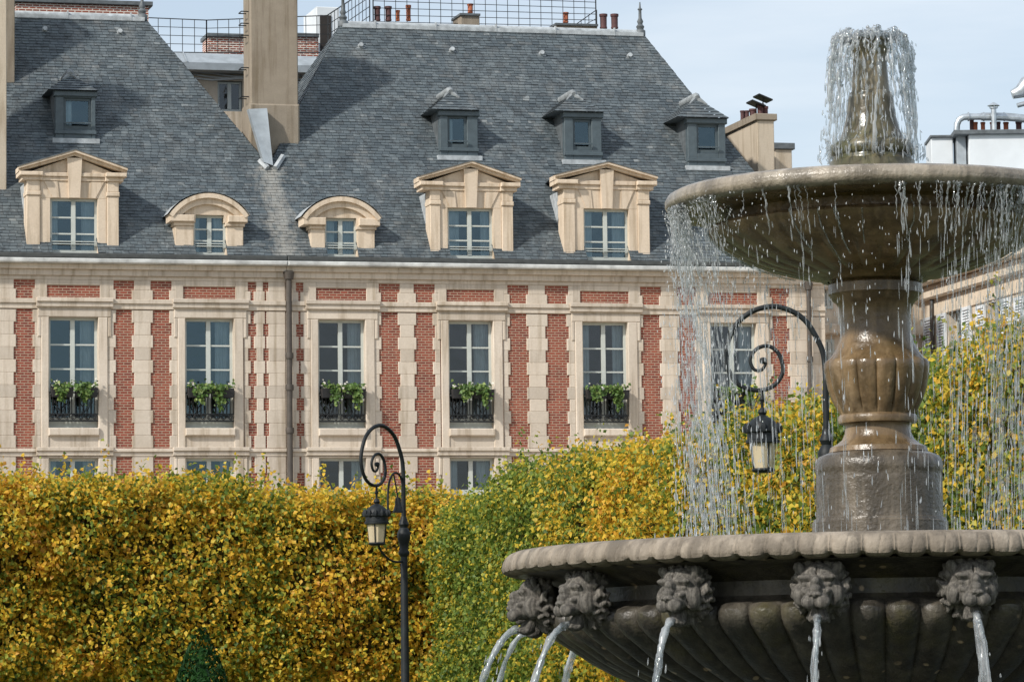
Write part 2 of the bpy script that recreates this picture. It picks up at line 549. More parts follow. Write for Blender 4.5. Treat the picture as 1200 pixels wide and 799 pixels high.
def window(par, u0, u1, v0, v1, d, rows, bottom=.12, curt='r', transom=None, lw=.045, name='window'):
    """two-leaf casement: frame mesh is the part; pane and curtain its sub-parts"""
    w_ = MB()
    fr = .075
    w_.fbox(u0, u0 + fr, v0, v1, d, d + .07); w_.fbox(u1 - fr, u1, v0, v1, d, d + .07)
    w_.fbox(u0 + fr, u1 - fr, v1 - fr, v1, d, d + .07)
    w_.fbox(u0 + fr, u1 - fr, v0, v0 + bottom, d, d + .07)
    c = (u0 + u1) / 2
    w_.fbox(c - .062, c + .062, v0 + bottom, v1 - fr, d - .015, d + .06)
    top = v1 - fr
    if transom:
        w_.fbox(u0 + fr, u1 - fr, transom - .08, transom + .08, d - .03, d + .06)
    lo, hi = v0 + bottom, top
    for k in range(1, rows):
        vv = hi - (hi - lo) * k / rows
        if transom and abs(vv - transom) < .25: continue
        w_.fbox(u0 + fr, c - .062, vv - lw / 2, vv + lw / 2, d + .008, d + .05)
        w_.fbox(c + .062, u1 - fr, vv - lw / 2, vv + lw / 2, d + .008, d + .05)
    o = w_.build(name, M['win_frame'], par)
    g_ = MB()
    g_.fadd([(u0 + .04, v0 + .04, d + .035), (u1 - .04, v0 + .04, d + .035), (u1 - .04, v1 - .04, d + .035), (u0 + .04, v1 - .04, d + .035)], [(0, 1, 2, 3)])
    g_.build('pane', M['glass'], o)
    rr = random.Random(int(u0 * 100) + int(v0 * 7))
    if curt:
        for side in curt:
            if side == 'f': a, b = u0, u1
            elif side == 'r': a, b = u1 - .36 * (u1 - u0) * rr.uniform(.6, 1), u1
            elif side == 'l': a, b = u0, u0 + .26 * (u1 - u0) * rr.uniform(.6, 1)
            m_ = MB(); n = 40; pts = []
            for i in range(n + 1):
                u = a + (b - a) * i / n
                dd = d + .22 + .03 * math.sin(u * 46 + 2 * math.sin(u * 9)) + .01 * math.sin(u * 90)
                pts += [(u, v0, dd), (u, v1, dd)]
            m_.fadd(pts, [(2 * i, 2 * i + 2, 2 * i + 3, 2 * i + 1) for i in range(n)])
            m_.build('curtain', M['curtain'], o, smooth=0)
    return o

def balcony(par, u0, u1, y0=460.5, y1=494.5):
    v0, v1 = V(y1), V(y0)
    b = MB()
    d = -.02
    b.fbox(u0, u1, v1 - .04, v1, d - .02, d + .02)
    vb = v0 + .20
    b.fbox(u0, u1, v0, v0 + .045, d - .02, d + .02)
    b.fbox(u0, u1, vb, vb + .03, d - .015, d + .015)
    n = 13
    for i in range(n + 1):
        u = u0 + (u1 - u0) * i / n
        b.fbox(max(u0, u - .013), min(u1, u + .013), vb + .03, v1 - .04, d - .012, d + .012)
    ns = 7
    wd = (u1 - u0) / ns
    for i in range(ns):
        c = u0 + wd * (i + .5)
        pts = []
        for k in range(22):
            an = k / 21 * 3.6 * PI
            rad = .085 * (1 - k / 21 * .72)
            pts.append(P(c + rad * math.cos(an) * (1 if i % 2 else -1) * wd / .19, (v0 + vb) / 2 + .02 + rad * math.sin(an), d - .01))
        b.tube(pts, .014, 5)
    # two larger scrolls rising in the middle
    for sgn in (-1, 1):
        c = (u0 + u1) / 2 + sgn * (u1 - u0) * .25
        for s2 in (-1, 1):
            pts = [P(c + s2 * (.02 + .22 * math.sin(t * PI * .55) * (1 - t * .3)), vb + .05 + .42 * t + .08 * math.sin(t * 5), d - .01) for t in [i / 14 for i in range(15)]]
            b.tube(pts, .014, 5)
    return b.build('balcony_railing', M['iron'], par)

def moulded_course(mb, u0, u1, v0, v1, d, back=0.0):
    h = v1 - v0
    mb.fbox(u0, u1, v0 + h * .55, v1, d - .05, back, .012)
    mb.fbox(u0, u1, v0, v0 + h * .55 - .001, d, back, .006)

def facade(name, label, u0, u1, segs, wins, reveal_end):
    root = empty(name, P((u0 + u1) / 2, 0, 0))
    root.location.z = 0
    tag(root, label, 'building', 'brick and stone pavilions on the square')
    ow = [(U(a), U(b)) for a, b, _ in wins]
    holes = [(a, b, vW0, vW1) for a, b in ow] + [(a, b, vLW0, vLW1) for a, b in ow]
    arch = [((a + b) / 2 - 1.35, (a + b) / 2 + 1.35, 0.0, 4.2) for a, b in ow]
    wall = MB()
    holes_wall(wall, u0, u1, 0, vG0, 0.0, holes + arch)
    building_box(wall, u0, u1, 0, vG0, 0.0, 12.4, 0)
    wall.build('brick_wall', M['brick'], root, uv=True)
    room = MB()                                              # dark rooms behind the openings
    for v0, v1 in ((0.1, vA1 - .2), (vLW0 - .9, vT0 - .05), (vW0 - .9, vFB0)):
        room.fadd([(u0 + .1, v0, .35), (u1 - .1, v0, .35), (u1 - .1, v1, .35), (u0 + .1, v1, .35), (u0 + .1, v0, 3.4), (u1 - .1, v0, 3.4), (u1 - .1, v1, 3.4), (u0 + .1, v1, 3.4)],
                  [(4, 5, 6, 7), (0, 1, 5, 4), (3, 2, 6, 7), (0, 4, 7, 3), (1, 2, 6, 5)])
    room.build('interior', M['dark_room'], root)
    hc = (vB1 - vB0) / NC
    for L, R in segs:
        st = MB()
        for k in range(NC):
            v1 = vB1 - hc * k
            st.fbox(even(L, k), even(R, k), v1 - hc, v1, -.035, .02, .012)
        k = 0
        nrow = 10
        hl = (vT0 - vA1) / nrow
        for k in range(nrow):
            v1 = vT0 - hl * k
            st.fbox(even(L, k), even(R, k), v1 - hl, v1, -.035, .02, .012)
        # frieze blocks
        hf = (vFB1 - vFB0) / 2
        for k in range(2):
            v1 = vFB1 - hf * k
            st.fbox(even(L, k + 1), even(R, k + 1), v1 - hf, v1, -.035, .02, .012)
        st.build('stone_quoins', M['stone'], root)
    # piers of the arcade
    edges = [u0] + [e for h in arch for e in (h[0], h[1])] + [u1]
    for i in range(0, len(edges), 2):
        a, b = edges[i], edges[i + 1]
        if b - a < .05: continue
        st = MB()
        for k in range(10):
            st.fbox(a, b, .46 * k, .46 * (k + 1) if k < 9 else vA1 - .35, -.05, .02, .012)
        st.build('arcade_pier', M['stone'], root)
    sur = MB()
    for (a, b), (xa, xb, jw) in zip(ow, wins):
        ja, jb = U(xa - 9), U(xb + jw)
        # upper window
        sur.fbox(ja, a, vB0, vW1, -.075, .30, .02); sur.fbox(b, jb, vB0, vW1, -.075, .30, .02)
        sur.fbox(ja - .10, jb + .10, vW1, vS0 - .002, -.075, .30, .02)
        sur.fbox(ja - .10, ja - .002, vW1 - .55, vW1 - .002, -.07, .02, .02); sur.fbox(jb + .002, jb + .10, vW1 - .55, vW1 - .002, -.07, .02, .02)
        sur.fbox(a, b, vB0, vK0, -.045, .25, .0)
        sur.fbox(a - .02, b + .02, vK0, vW0, -.16, .30, .03)
        moulded_course(sur, U(xa - 15), U(xb + 17), vS0 + .05, vS1 + .03, -.15)
        # brick panel frame over the window
        pa, pb = a - .05, b + .05
        sur.fbox(ja - .06, pa, vFB0 + .03, vFB1, -.04, .02, .01); sur.fbox(pb, jb + .06, vFB0 + .03, vFB1, -.04, .02, .01)
        sur.fbox(pa, pb, V(337.7), vFB1, -.04, .02, .01); sur.fbox(pa, pb, vFB0 + .03, V(352), -.04, .02, .01)
        # lower window
        sur.fbox(ja, a, vA1, vLW1, -.075, .30, .02); sur.fbox(b, jb, vA1, vLW1, -.075, .30, .02)
        sur.fbox(ja - .10, jb + .10, vLW1, vT0 - .002, -.07, .30, .01)
        sur.fbox(ja - .10, ja - .002, vLW1 - .5, vLW1 - .002, -.07, .02, .02); sur.fbox(jb + .002, jb + .10, vLW1 - .5, vLW1 - .002, -.07, .02, .02)
        sur.fbox(a, b, vA1, vLW0, -.12, .3, .02)
        moulded_course(sur, U(xa - 15), U(xb + 17), vT0 + .02, vT1 + .03, -.12)
        # arch over the arcade opening
        c = (a + b) / 2
        arc = [(c - 1.35, 4.2)] + [(c - 1.35 * math.cos(t * PI / 14), 2.9 + 1.3 * math.sin(t * PI / 14)) for t in range(15)] + [(c + 1.35, 4.2)]
        sur.prism(arc, -.03, .3)
    sur.build('window_surrounds', M['stone'], root)
    cor = MB()
    moulded_course(cor, u0, u1, vS0, vS1, -.06)
    moulded_course(cor, u0, u1, vT0, vT1, -.05)
    moulded_course(cor, u0, u1, vA1 - .35, vA1, -.07)
    # entablature, laid in long blocks
    n = max(3, int((u1 - u0) / 3.2))
    for i in range(n):
        a = u0 + (u1 - u0) * i / n; b = u0 + (u1 - u0) * (i + 1) / n
        cor.fbox(a, b, vFB1, vF1, -.05, .02, .008)
        cor.fbox(a, b, vF1, vC0, -.12 - .012 * (i % 2), .02, .008)
        cor.fbox(a, b, vC0, vC0 + (vL0 - vC0) * .98, -.22, .02, .01)
    cor.build('cornice', M['stone'], root)
    lip = MB()
    lip.fbox(u0, u1 + (.25 if reveal_end else 0), vL0 - .002, vG0 - .05, -.42, .1, .03)
    lip.build('cornice_lip', M['lip'], root)
    gt = MB()
    gt.fbox(u0, u1 + (.3 if reveal_end else 0), vG0 - .049, vG1, -.38, -.06, .03)
    gt.build('gutter', M['gutter'], root)
    name_i = len(wins) == 4
    for i, ((a, b), w3) in enumerate(zip(ow, wins)):
        window(root, a, b, vW0 + .002, vW1, .17, 4, .30, ('r', 'r', 'rl', 'r')[i] if name_i else ('', 'r', 'r')[i])
        window(root, a, b, vLW0, vLW1, .17, 4, .2, ('rl' if i % 2 else 'r'), vLW1 - .98)
        balcony(root, a + .005, b - .005)
    return root

uB = U(335)
M['glass'] = M['glass_sky_tint']
LP = facade('brick_pavilion', 'brick and stone house at left with two dark attic sides cut by the frame', U(-330), uB - .004, LEFT_SEGS, LEFT_WINS, False)
LP['label'] = 'brick and stone house cut by the left edge, beside the tall tan chimney'
M['glass'] = M['glass_grey']
RPV = facade('brick_pavilion', 'brick and stone house', uB + .004, U(968), RIGHT_SEGS, RIGHT_WINS, True)
RPV['label'] = 'brick and stone house in the middle with a fully seen hipped slate roof'

def pipe(par, x, y0, y1, r=.085):
    p = MB()
    u = U(x)
    p.tube([P(u, V(y0), -.2), P(u, V(y1), -.2)], r, 10)
    p.lathe([(r * 1.5, -.1), (r * 1.9, .1), (r * 1.2, .14)], P(u, V(y0), -.2), 10)
    for yy in (418, 505, 455):
        p.lathe([(r * 1.35, -.08), (r * 1.45, 0), (r * 1.35, .08)], P(u, V(yy), -.2), 10)
    p.build('drain_pipe', M['pipe'], par, smooth=40)
pipe(RPV, 337.5, 325, 800)
pipe(RPV, 947, 330, 800, .07)

# ------------------------------------------------------------------ roofs
ROWH = .125
def slate_rows(mb, under, PFn, v0, v1, spans_of, rise, nrm, rowh=None):
    """rows of single slates: PFn(s, v) -> point on the slope, rise = slope length per v, nrm = outward normal"""
    rr = random.Random(11)
    dv = (rowh or ROWH) / rise
    n = int((v1 - v0) / dv)
    dv = (v1 - v0) / n
    for i in range(n):
        va, vb = v0 + i * dv, v0 + (i + 1) * dv
        sa, sb = spans_of(va), spans_of(vb)
        if len(sa) != len(sb): sa = sb = spans_of((va + vb) / 2)
        for (a0, a1), (b0, b1) in zip(sa, sb):
            if a1 - a0 < .02: continue
            under.add([PFn(a0, va), PFn(a1, va), PFn(b1, vb), PFn(b0, vb)], [(0, 1, 2, 3)])
            s = a0 - (.11 if i % 2 else 0) - rr.random() * .02
            vt = min(vb + dv * .25, v1)
            while s < a1:
                wd = .215 + rr.uniform(-.015, .015)
                l, r = max(s + .004, a0), min(s + wd - .004, a1)
                lt, rt = max(l, b0), min(r, b1)
                if r - l > .02 and rt - lt > .005:
                    j = rr.uniform(-.008, .008)
                    h0 = .020 + rr.uniform(-.003, .010)
                    mb.add([PFn(l, va + j) + nrm * h0, PFn(r, va + j + rr.uniform(-.004, .004)) + nrm * (h0 + rr.uniform(-.004, .004)), PFn(rt, vt) + nrm * .004, PFn(lt, vt) + nrm * .004,
                            PFn(l, va + j) + nrm * .001, PFn(r, va + j) + nrm * .001], [(0, 1, 2, 3), (4, 5, 1, 0)])
                s += wd

def minus(span, cuts):
    out = [span]
    for c0, c1 in cuts:
        nx = []
        for a, b in out:
            if c1 <= a or c0 >= b: nx.append((a, b)); continue
            if c0 > a: nx.append((a, c0))
            if c1 < b: nx.append((c1, b))
        out = nx
    return out

RISE = math.sqrt(1 + SL * SL)
NF = (NV_ * -1 + Vector((0, 0, 1)) * SL).normalized()

def make_roof(par, hipL, hipR, cuts, ul_end, ur_end):
    """hipL/hipR: ((u,v) at the ridge, (u,v) at the foot) or None for a cut end"""
    tiles, und = MB(), MB()
    def edge(h, v, end):
        if h is None: return end
        (ua, va), (ub, vb) = h
        if v <= vb: return end
        return ub + (ua - ub) * (v - vb) / (va - vb)
    def spans(v):
        return minus((edge(hipL, v, ul_end), edge(hipR, v, ur_end)), [(c[0], c[1]) for c in cuts if c[2] < v < c[3]])
    slate_rows(tiles, und, lambda s, v: P(s, v, droof(v)), EAVE, VRIDGE, spans, RISE, NF)
    # rear slope (plain) and end slopes
    a, b = edge(hipL, VRIDGE, ul_end), edge(hipR, VRIDGE, ur_end)
    D2 = 2 * DROOF
    und.fadd([(ul_end, EAVE, D2 + .3), (ur_end, EAVE, D2 + .3), (b, VRIDGE, DROOF), (a, VRIDGE, DROOF)], [(1, 0, 3, 2)])
    for h, sgn in ((hipL, -1), (hipR, 1)):
        if h is None: continue
        (ua, va), (ub, vb) = h
        def PH(s, v, ua=ua, ub=ub, va=va, vb=vb):
            return P(ub + (ua - ub) * (v - vb) / (va - vb), v, s)
        run = abs(ub - ua) / (va - vb)
        nn = (UV_ * sgn + Vector((0, 0, 1)) * run).normalized()
        slate_rows(tiles, und, PH, vb, VRIDGE, lambda v: [(droof(v), D2 - droof(v))], math.sqrt(1 + run * run), nn)
    o = tiles.build('slate_roof', M['slate'], par)
    und.build('roof_deck', M['underlay'], o)
    rg = MB()
    rg.tube([P(a, VRIDGE - .02, DROOF), P(b, VRIDGE - .02, DROOF)], .10, 10)
    rg.fbox(a, b, VRIDGE - .15, VRIDGE - .03, droof(VRIDGE - .15) - .05, DROOF, .0)
    for u in np.arange(a + 1, b, 1.9):
        rg.fbox(u, u + .04, VRIDGE - .155, VRIDGE + .09, droof(VRIDGE - .15) - .06, DROOF - .1)
    rg.build('ridge_capping', M['lead'], o)
    hp = MB()
    for h in ():
        if h is None: continue
        (ua, va), (ub, vb) = h
        pts = [P(ub + (ua - ub) * t, vb + (va - vb) * t, droof(vb + (va - vb) * t)) + NF * .01 for t in (0, .25, .5, .75, .955, 1)]
        hp.tube(pts, [.045, .05, .05, .05, .06, .22], 6)
    if hp.f: hp.build('hip_flashing', M['lead_dark'], o)
    return o, a, b

uR1, vR1, _ = RP(752, 38); uR0, vR0, _ = RP(400, 27); uL1, _, _ = RP(168, 18)
uv_, vv_, dv_ = RP(318, 195)
ueR = U(973, DE)
hipR_L = ((uR0, VRIDGE), (uB, vv_)); hipL_R = ((uL1, VRIDGE), (uB, vv_)); hipR_R = ((uR1, VRIDGE), (ueR, EAVE))

class Dorm: pass
def dorm_cut(x0, x1, ytop, ybot, dd):
    """hole in the roof behind a dormer window"""
    a, vt = FP(x0, ytop, dd); b, _ = FP(x1, ytop, dd); _, vb = FP(x0, ybot, dd)
    return (a, b, vb - .02, vt)

DF = -.06                                            # dormer fronts stand on the wall head
ped_L = [(87, 31, 139, 59, 114.5, 20, 149, 212.5, 203, 178.5, 232.5, 297.5)]
#        cx  xl  xr  wl wr  cl cr  ycb ycl yapex ywt ybot
ped_R = [(550.5, 504, 601, 525, 578, 489, 610, 224, 214.5, 191.5, 244, 303.5),
         (710.5, 660, 761, 684.5, 737, 649, 770, 222.5, 212.5, 192.5, 245, 305.5)]
arc_L = [(246, 205, 285, 227, 265.5, 197, 290, 261, 253, 227.5, 252, 300)]
arc_R = [(400, 364, 439, 381, 419, 353, 445, 265, 256, 231.5, 255.5, 302)]
att_L = [(87, 65, 112, 75, 107, 56, 114, 107, 84, 115, 152, 163)]
att_R = [(536, 515.5, 560, 525, 547.5, 504, 561, 130, 105, 136, 173, 183),
         (682, 661.5, 705, 672, 693.5, 648, 707, 132, 108, 140, 176, 188),
         (828, 806, 850, 817, 842, 792, 853, 139, 112, 146, 180, 195)]

def cuts_for(ped, arc, att):
    c = []
    for q in ped + arc:
        c.append(dorm_cut(q[3] + 1, q[4] - 1, q[10] + 4, q[11], DF))
    for q in att:
        _, _, d0 = RP(q[0], q[11])
        c.append(dorm_cut(q[3], q[4], q[9], q[10] - 1, d0 - .02))
    return c

def pediment_dormer(par, q):
    cx, xl, xr, wl, wr, cl, cr, ycb, ycl, yap, ywt, yb = q
    f = lambda x, y: FP(x, y, DF)
    X = lambda x: FP(x, (ywt + yb) / 2, DF)[0]
    Y = lambda y: FP(cx, y, DF)[1]
    m = MB()
    vb, vt, vc0, vc1, vap = Y(yb), Y(ywt), Y(ycb), Y(ycl), Y(yap)
    a0, a1, b0, b1 = X(xl), X(wl), X(wr), X(xr)
    ms = a0 + (a1 - a0) * .56
    me_ = b1 - (b1 - b0) * .56
    # jambs: outer pilaster and inner architrave
    for s0, s1 in ((a0, ms), (me_, b1)):
        m.fbox(s0, s1, vb + .22, vc0 - .42, DF - .05, DF + .5, .015)
        m.fbox(s0 - .02, s1 + .02, vb - .02, vb + .22, DF - .08, DF + .5, .015)
        m.fbox(s0 - .02, s1 + .02, vc0 - .42, vc0 - .30, DF - .09, DF + .5, .02)
        m.fbox(s0, s1, vc0 - .30, vc0, DF - .06, DF + .5, .015)
    m.fbox(ms, a1, vb, vt, DF, DF + .5, .012); m.fbox(b0, me_, vb, vt, DF, DF + .5, .012)
    m.fbox(ms, me_, vt, vc0, DF, DF + .5, .012)
    c = (a1 + b0) / 2
    for s in (-1, 1):                                    # splayed voussoirs
        k0, k1 = c + s * .42, c + s * .70
        poly = [(k0, vt + .01), (k1 - s * .1, vt + .01), (k1 + s * .14, vc0 - .02), (k0 + s * .05, vc0 - .02)]
        m.prism(poly if s > 0 else poly[::-1], DF - .03, DF + .1)
    g0, g1 = X(cl), X(cr)
    vm = vc0 + (vc1 - vc0) * .5
    e1, e2 = ms + .06, me_ - .06
    for s0, s1 in ((g0, e1), (e2, g1)):
        m.fbox(s0 + (.12 if s0 == g0 else 0), s1 - (.12 if s1 == g1 else 0), vc0, vm, DF - .12, DF + .5, .015)
        m.fbox(s0 + (.04 if s0 == g0 else 0), s1 - (.04 if s1 == g1 else 0), vm + .001, vc1, DF - .24, DF + .5, .02)
    m.fbox(e1, e2, vc0, vm, DF - .035, DF + .5, .01)
    m.fbox(e1, e2, vm + .001, vc1, DF - .09, DF + .5, .015)
    # tympanum and raking cornice
    m.prism([(g0 + .3, vc1), (g1 - .3, vc1), (c, vap - .12)], DF + .04, DF + .4)
    th = .155
    for s, e in ((-1, g0), (1, g1)):
        for t0, t1, dd in ((0, .55, -.12), (.55, 1, -.25)):
            lo0, lo1 = vc1 - th * .0, vap - th
            poly = [(e - s * .02, vc1 + .003 + .13 * t0), (c, vap - th + th * t0 + .04), (c, vap - th + th * t1 + .04), (e - s * .02, vc1 + .003 + .13 * t1)]
            m.prism(poly if s < 0 else poly[::-1], DF + dd, DF + .45)
    ky = [(c - .15, vt), (c + .15, vt), (c + .21, vap - .18), (c - .21, vap - .18)]
    m.prism(ky, DF - .13, DF + .12)
    o = m.build('pediment_dormer', M['stone_warm'], par)
    # cheeks and little roof run back into the slope
    dbk = droof(vap) + .1
    ch = MB(); ch.fbox(a0 + .03, a0 + .13, vb, vc0, DF + .5, droof(vc0) + .1); ch.build('cheek', M['lead'], o)
    ch = MB(); ch.fbox(b1 - .13, b1 - .03, vb, vc0, DF + .5, droof(vc0) + .1); ch.build('cheek', M['lead'], o)
    rf = MB()
    rf.fadd([(g0 - .03, vc1 + .145, DF - .27), (c, vap + .055, DF - .27), (g1 + .03, vc1 + .145, DF - .27), (a0 + .05, vc1 + .145, dbk), (c, vap + .055, dbk), (b1 - .05, vc1 + .145, dbk),
             (g0 - .03, vc1 + .12, DF - .27), (c, vap + .03, DF - .27), (g1 + .03, vc1 + .12, DF - .27)], [(0, 1, 4, 3), (1, 2, 5, 4), (6, 7, 1, 0), (7, 8, 2, 1)])
    rf.build('dormer_roof', M['lead_dark'], o)
    win = MB()
    window_sub(o, a1, b0, vb, vt, DF + .14)
    return o

def window_sub(par, u0, u1, v0, v1, d, rows=3, frame='win_frame', curt=True, two=True):
    w_ = MB(); fr = .07
    w_.fbox(u0, u0 + fr, v0, v1, d, d + .07); w_.fbox(u1 - fr, u1, v0, v1, d, d + .07)
    w_.fbox(u0 + fr, u1 - fr, v1 - fr, v1, d, d + .07); w_.fbox(u0 + fr, u1 - fr, v0, v0 + .12, d, d + .07)
    c = (u0 + u1) / 2
    if two:
        w_.fbox(c - .06, c + .06, v0 + .12, v1 - fr, d - .015, d + .06)
        for k in range(1, rows):
            vv = v1 - fr - (v1 - v0 - fr - .12) * k / rows
            w_.fbox(u0 + fr, c - .06, vv - .022, vv + .022, d + .008, d + .05); w_.fbox(c + .06, u1 - fr, vv - .022, vv + .022, d + .008, d + .05)
        for k, hh in enumerate((.34, .27)):             # guard bars
            w_.fbox(u0, u1, v0 + hh, v0 + hh + .025, d - .1, d - .075)
    w_.build('window_frame', M[frame], par)
    g_ = MB()
    g_.fadd([(u0 + .04, v0 + .04, d + .035), (u1 - .04, v0 + .04, d + .035), (u1 - .04, v1 - .04, d + .035), (u0 + .04, v1 - .04, d + .035)], [(0, 1, 2, 3)])
    g_.build('window_pane', M['glass'], par)
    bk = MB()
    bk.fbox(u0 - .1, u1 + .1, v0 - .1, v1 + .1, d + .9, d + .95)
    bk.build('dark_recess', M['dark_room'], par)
    if curt:
        rr = random.Random(int(u0 * 50))
        for a, b in ((u0, u0 + (u1 - u0) * rr.uniform(.16, .40)), (u1 - (u1 - u0) * rr.uniform(.2, .46), u1)):
            m_ = MB(); n = 36; pts = []
            for i in range(n + 1):
                u = a + (b - a) * i / n
                dd = d + .15 + .025 * math.sin(u * 50 + 2 * math.sin(u * 9))
                pts += [(u, v0, dd), (u, v1, dd)]
            m_.fadd(pts, [(2 * i, 2 * i + 2, 2 * i + 3, 2 * i + 1) for i in range(n)])
            m_.build('curtain', M['curtain'], par, smooth=0)

def arched_dormer(par, q):
    cx, xl, xr, wl, wr, cl, cr, ycb, ycl, yap, ywt, yb = q
    X = lambda x: FP(x, (ywt + yb) / 2, DF)[0]
    Y = lambda y: FP(cx, y, DF)[1]
    m = MB()
    vb, vt, vc0, vc1, vap = Y(yb), Y(ywt), Y(ycb), Y(ycl), Y(yap)
    a0, a1, b0, b1 = X(xl), X(wl), X(wr), X(xr)
    g0, g1 = X(cl), X(cr)
    c = (g0 + g1) / 2
    for s0, s1 in ((a0, a1), (b0, b1)):
        m.fbox(s0, s1, vb, vc0 - .1, DF - .02, DF + .45, .015)
        m.fbox(s0 - .03, s1 + .03 if s0 == b0 else s1, vb - .02, vb + .2, DF - .05, DF + .45, .012)
        m.fbox(s0 - .04, s1 + (.04 if s0 == b0 else 0), vc0 - .1, vc0, DF - .07, DF + .45, .015)
        e0, e1 = (g0, s1) if s0 == a0 else (s0, g1)
        m.fbox(e0 + .02, e1 - .02 if s0 == b0 else e1, vc0 + .002, vc1, DF - .17, DF + .45, .02)
    hw = (g1 - g0) / 2
    rise = vap - vc1
    Rr = (hw * hw + rise * rise) / (2 * rise)
    A = math.asin(hw / Rr)
    def arcp(k, off): return [(c + (Rr - off) * math.sin(A * (2 * t / 18 - 1)) * k, vap - Rr + (Rr - off) * math.cos(A * (2 * t / 18 - 1))) for t in range(19)]
    outer, mid, inner = arcp(1, 0), arcp(1, .13), arcp(1, .30)
    def ring(p, r, d0):
        for i in range(18):
            m.prism([r[i], r[i + 1], p[i + 1], p[i]], d0, DF + .45)
    ring(outer, mid, DF - .2); ring(mid, inner, DF - .1)
    fill = [(x, y) for x, y in arcp(1, .28)]
    for i in range(18):
        (xa, ya), (xb, yb_) = fill[i], fill[i + 1]
        if xb < a1 - .25 or xa > b0 + .25: continue
        lo = vt if (xa > a1 - .02 and xb < b0 + .02) else vc0
        if ya > lo or yb_ > lo: m.prism([(xa, min(lo, ya)), (xb, min(lo, yb_)), (xb, yb_), (xa, ya)], DF, DF + .4)
    m.fbox(a1 - .01, b0 + .01, vt, vt + .1, DF + .001, DF + .4)
    o = m.build('arched_dormer', M['stone_warm'], par)
    ch = MB(); ch.fbox(a0 + .03, a0 + .12, vb, vc0, DF + .45, droof(vc0) + .1); ch.build('cheek', M['lead'], o)
    ch = MB(); ch.fbox(b1 - .12, b1 - .03, vb, vc0, DF + .45, droof(vc0) + .1); ch.build('cheek', M['lead'], o)
    rf = MB()
    pts = []
    for (x, y) in arcp(1.02, -.03): pts += [(x, y, DF - .22), (x, y, droof(y) + .15)]
    rf.fadd(pts, [(2 * i, 2 * i + 2, 2 * i + 3, 2 * i + 1) for i in range(18)])
    rf.build('dormer_roof', M['lead'], o, smooth=0)
    window_sub(o, a1, b0, vb, vt, DF + .14)
    return o

def attic_dormer(par, q):
    cx, xl, xr, wl, wr, el, er, ye, yap, ywt, ywb, yb = q
    _, vb, d0 = RP(cx, yb)
    d0 -= .05
    X = lambda x: FP(x, (ywt + ywb) / 2, d0)[0]
    Y = lambda y: FP(cx, y, d0)[1]
    vb, vt, vw0, ve, vap = Y(yb), Y(ywt), Y(ywb), Y(ye), Y(yap)
    a0, a1, b0, b1 = X(xl), X(wl), X(wr), X(xr)
    m = MB()
    m.fbox(a0, a1, vb, ve, d0, d0 + .2, .015); m.fbox(b0, b1, vb, ve, d0, d0 + .2, .015)
    m.fbox(a1, b0, vt, ve, d0, d0 + .2, .01); m.fbox(a1, b0, vb, vw0, d0, d0 + .2, .01)
    m.fbox(a0 - .05, b1 + .05, ve - .16, ve, d0 - .07, d0 + .2, .02)
    m.fbox(a0 - .02, b1 + .02, vb + .14, vb + .24, d0 - .05, d0 + .1, .01)
    m.fbox(a1, b0, vw0 + .16, vw0 + .2, d0 - .1, d0 - .06)
    o = m.build('attic_dormer', M['attic_paint'], par)
    for s0, s1 in ((a0, a0 + .08), (b1 - .08, b1)):
        ch = MB(); ch.fbox(s0, s1, vb, ve, d0 + .2, droof(ve) + .1); ch.build('cheek', M['lead_dark'], o)
    e0, e1 = X(el), X(er)
    back = droof(vap) + .3
    apd = d0 + .50
    c = (e0 + e1) / 2
    rf = MB()
    def face(pl, pr, tl, tr, n=7):
        """courses of slates on one small slope"""
        for i in range(n):
            t0, t1 = i / n, (i + 1) / n
            A_, B_ = Vector(pl).lerp(Vector(tl), t0), Vector(pr).lerp(Vector(tr), t0)
            C_, D_ = Vector(pr).lerp(Vector(tr), t1), Vector(pl).lerp(Vector(tl), t1)
            k = max(1, int((B_ - A_).length / .24))
            for j in range(k):
                w0, w1 = j / k, (j + 1) / k
                q4 = [A_.lerp(B_, w0), A_.lerp(B_, w1), D_.lerp(C_, w1), D_.lerp(C_, w0)]
                q4[0].y += .018; q4[1].y += .018
                rf.fadd([tuple(z) for z in q4], [(0, 1, 2, 3)])
    fl, fr_, bl, br = (e0, ve, d0 - .16), (e1, ve, d0 - .16), (e0, ve, back), (e1, ve, back)
    tf, tb = (c, vap, apd), (c, vap, back)
    face(fl, fr_, tf, tf); face(bl, fl, tb, tf); face(fr_, br, tf, tb)
    rf.fadd([fl, fr_, br, bl], [(0, 1, 2, 3)])
    rf.build('dormer_roof', M['slate'], o)
    cp = MB()
    cp.tube([P(c, vap - .02, apd - .12), P(c, vap + .02, apd), P(c, vap + .02, back)], [.08, .14, .12], 8)
    for s, e in ((-1, e0), (1, e1)):
        cp.tube([P(c + (e - c) * t, vap + (ve - vap) * t, apd + (d0 - .16 - apd) * t) for t in (0, .33)], [.10, .03], 6)
    cp.build('lead_cap', M['cap'], o, smooth=50)
    fs = MB()
    fs.prism([(a0 - .1, vb - .14), (b1 + .1, vb - .14), (b1 + .1, vb), (a0 - .1, vb)], d0 - .12, d0 + .1)
    fs.build('lead_apron', M['lead'], o)
    window_sub(o, a1, b0, vw0, vt, d0 + .08, frame='attic_paint', two=False, curt=False)
    if q is att_L[0] or q is att_R[0]:
        m_ = MB(); pts = []
        for i in range(21):
            u = a1 + .05 + (b0 - a1) * .26 * i / 20
            pts += [(u, vw0, d0 + .25 + .02 * math.sin(u * 60)), (u, vt, d0 + .25 + .02 * math.sin(u * 60))]
        m_.fadd(pts, [(2 * i, 2 * i + 2, 2 * i + 3, 2 * i + 1) for i in range(20)])
        m_.build('curtain', M['curtain'], o, smooth=0)
    return o

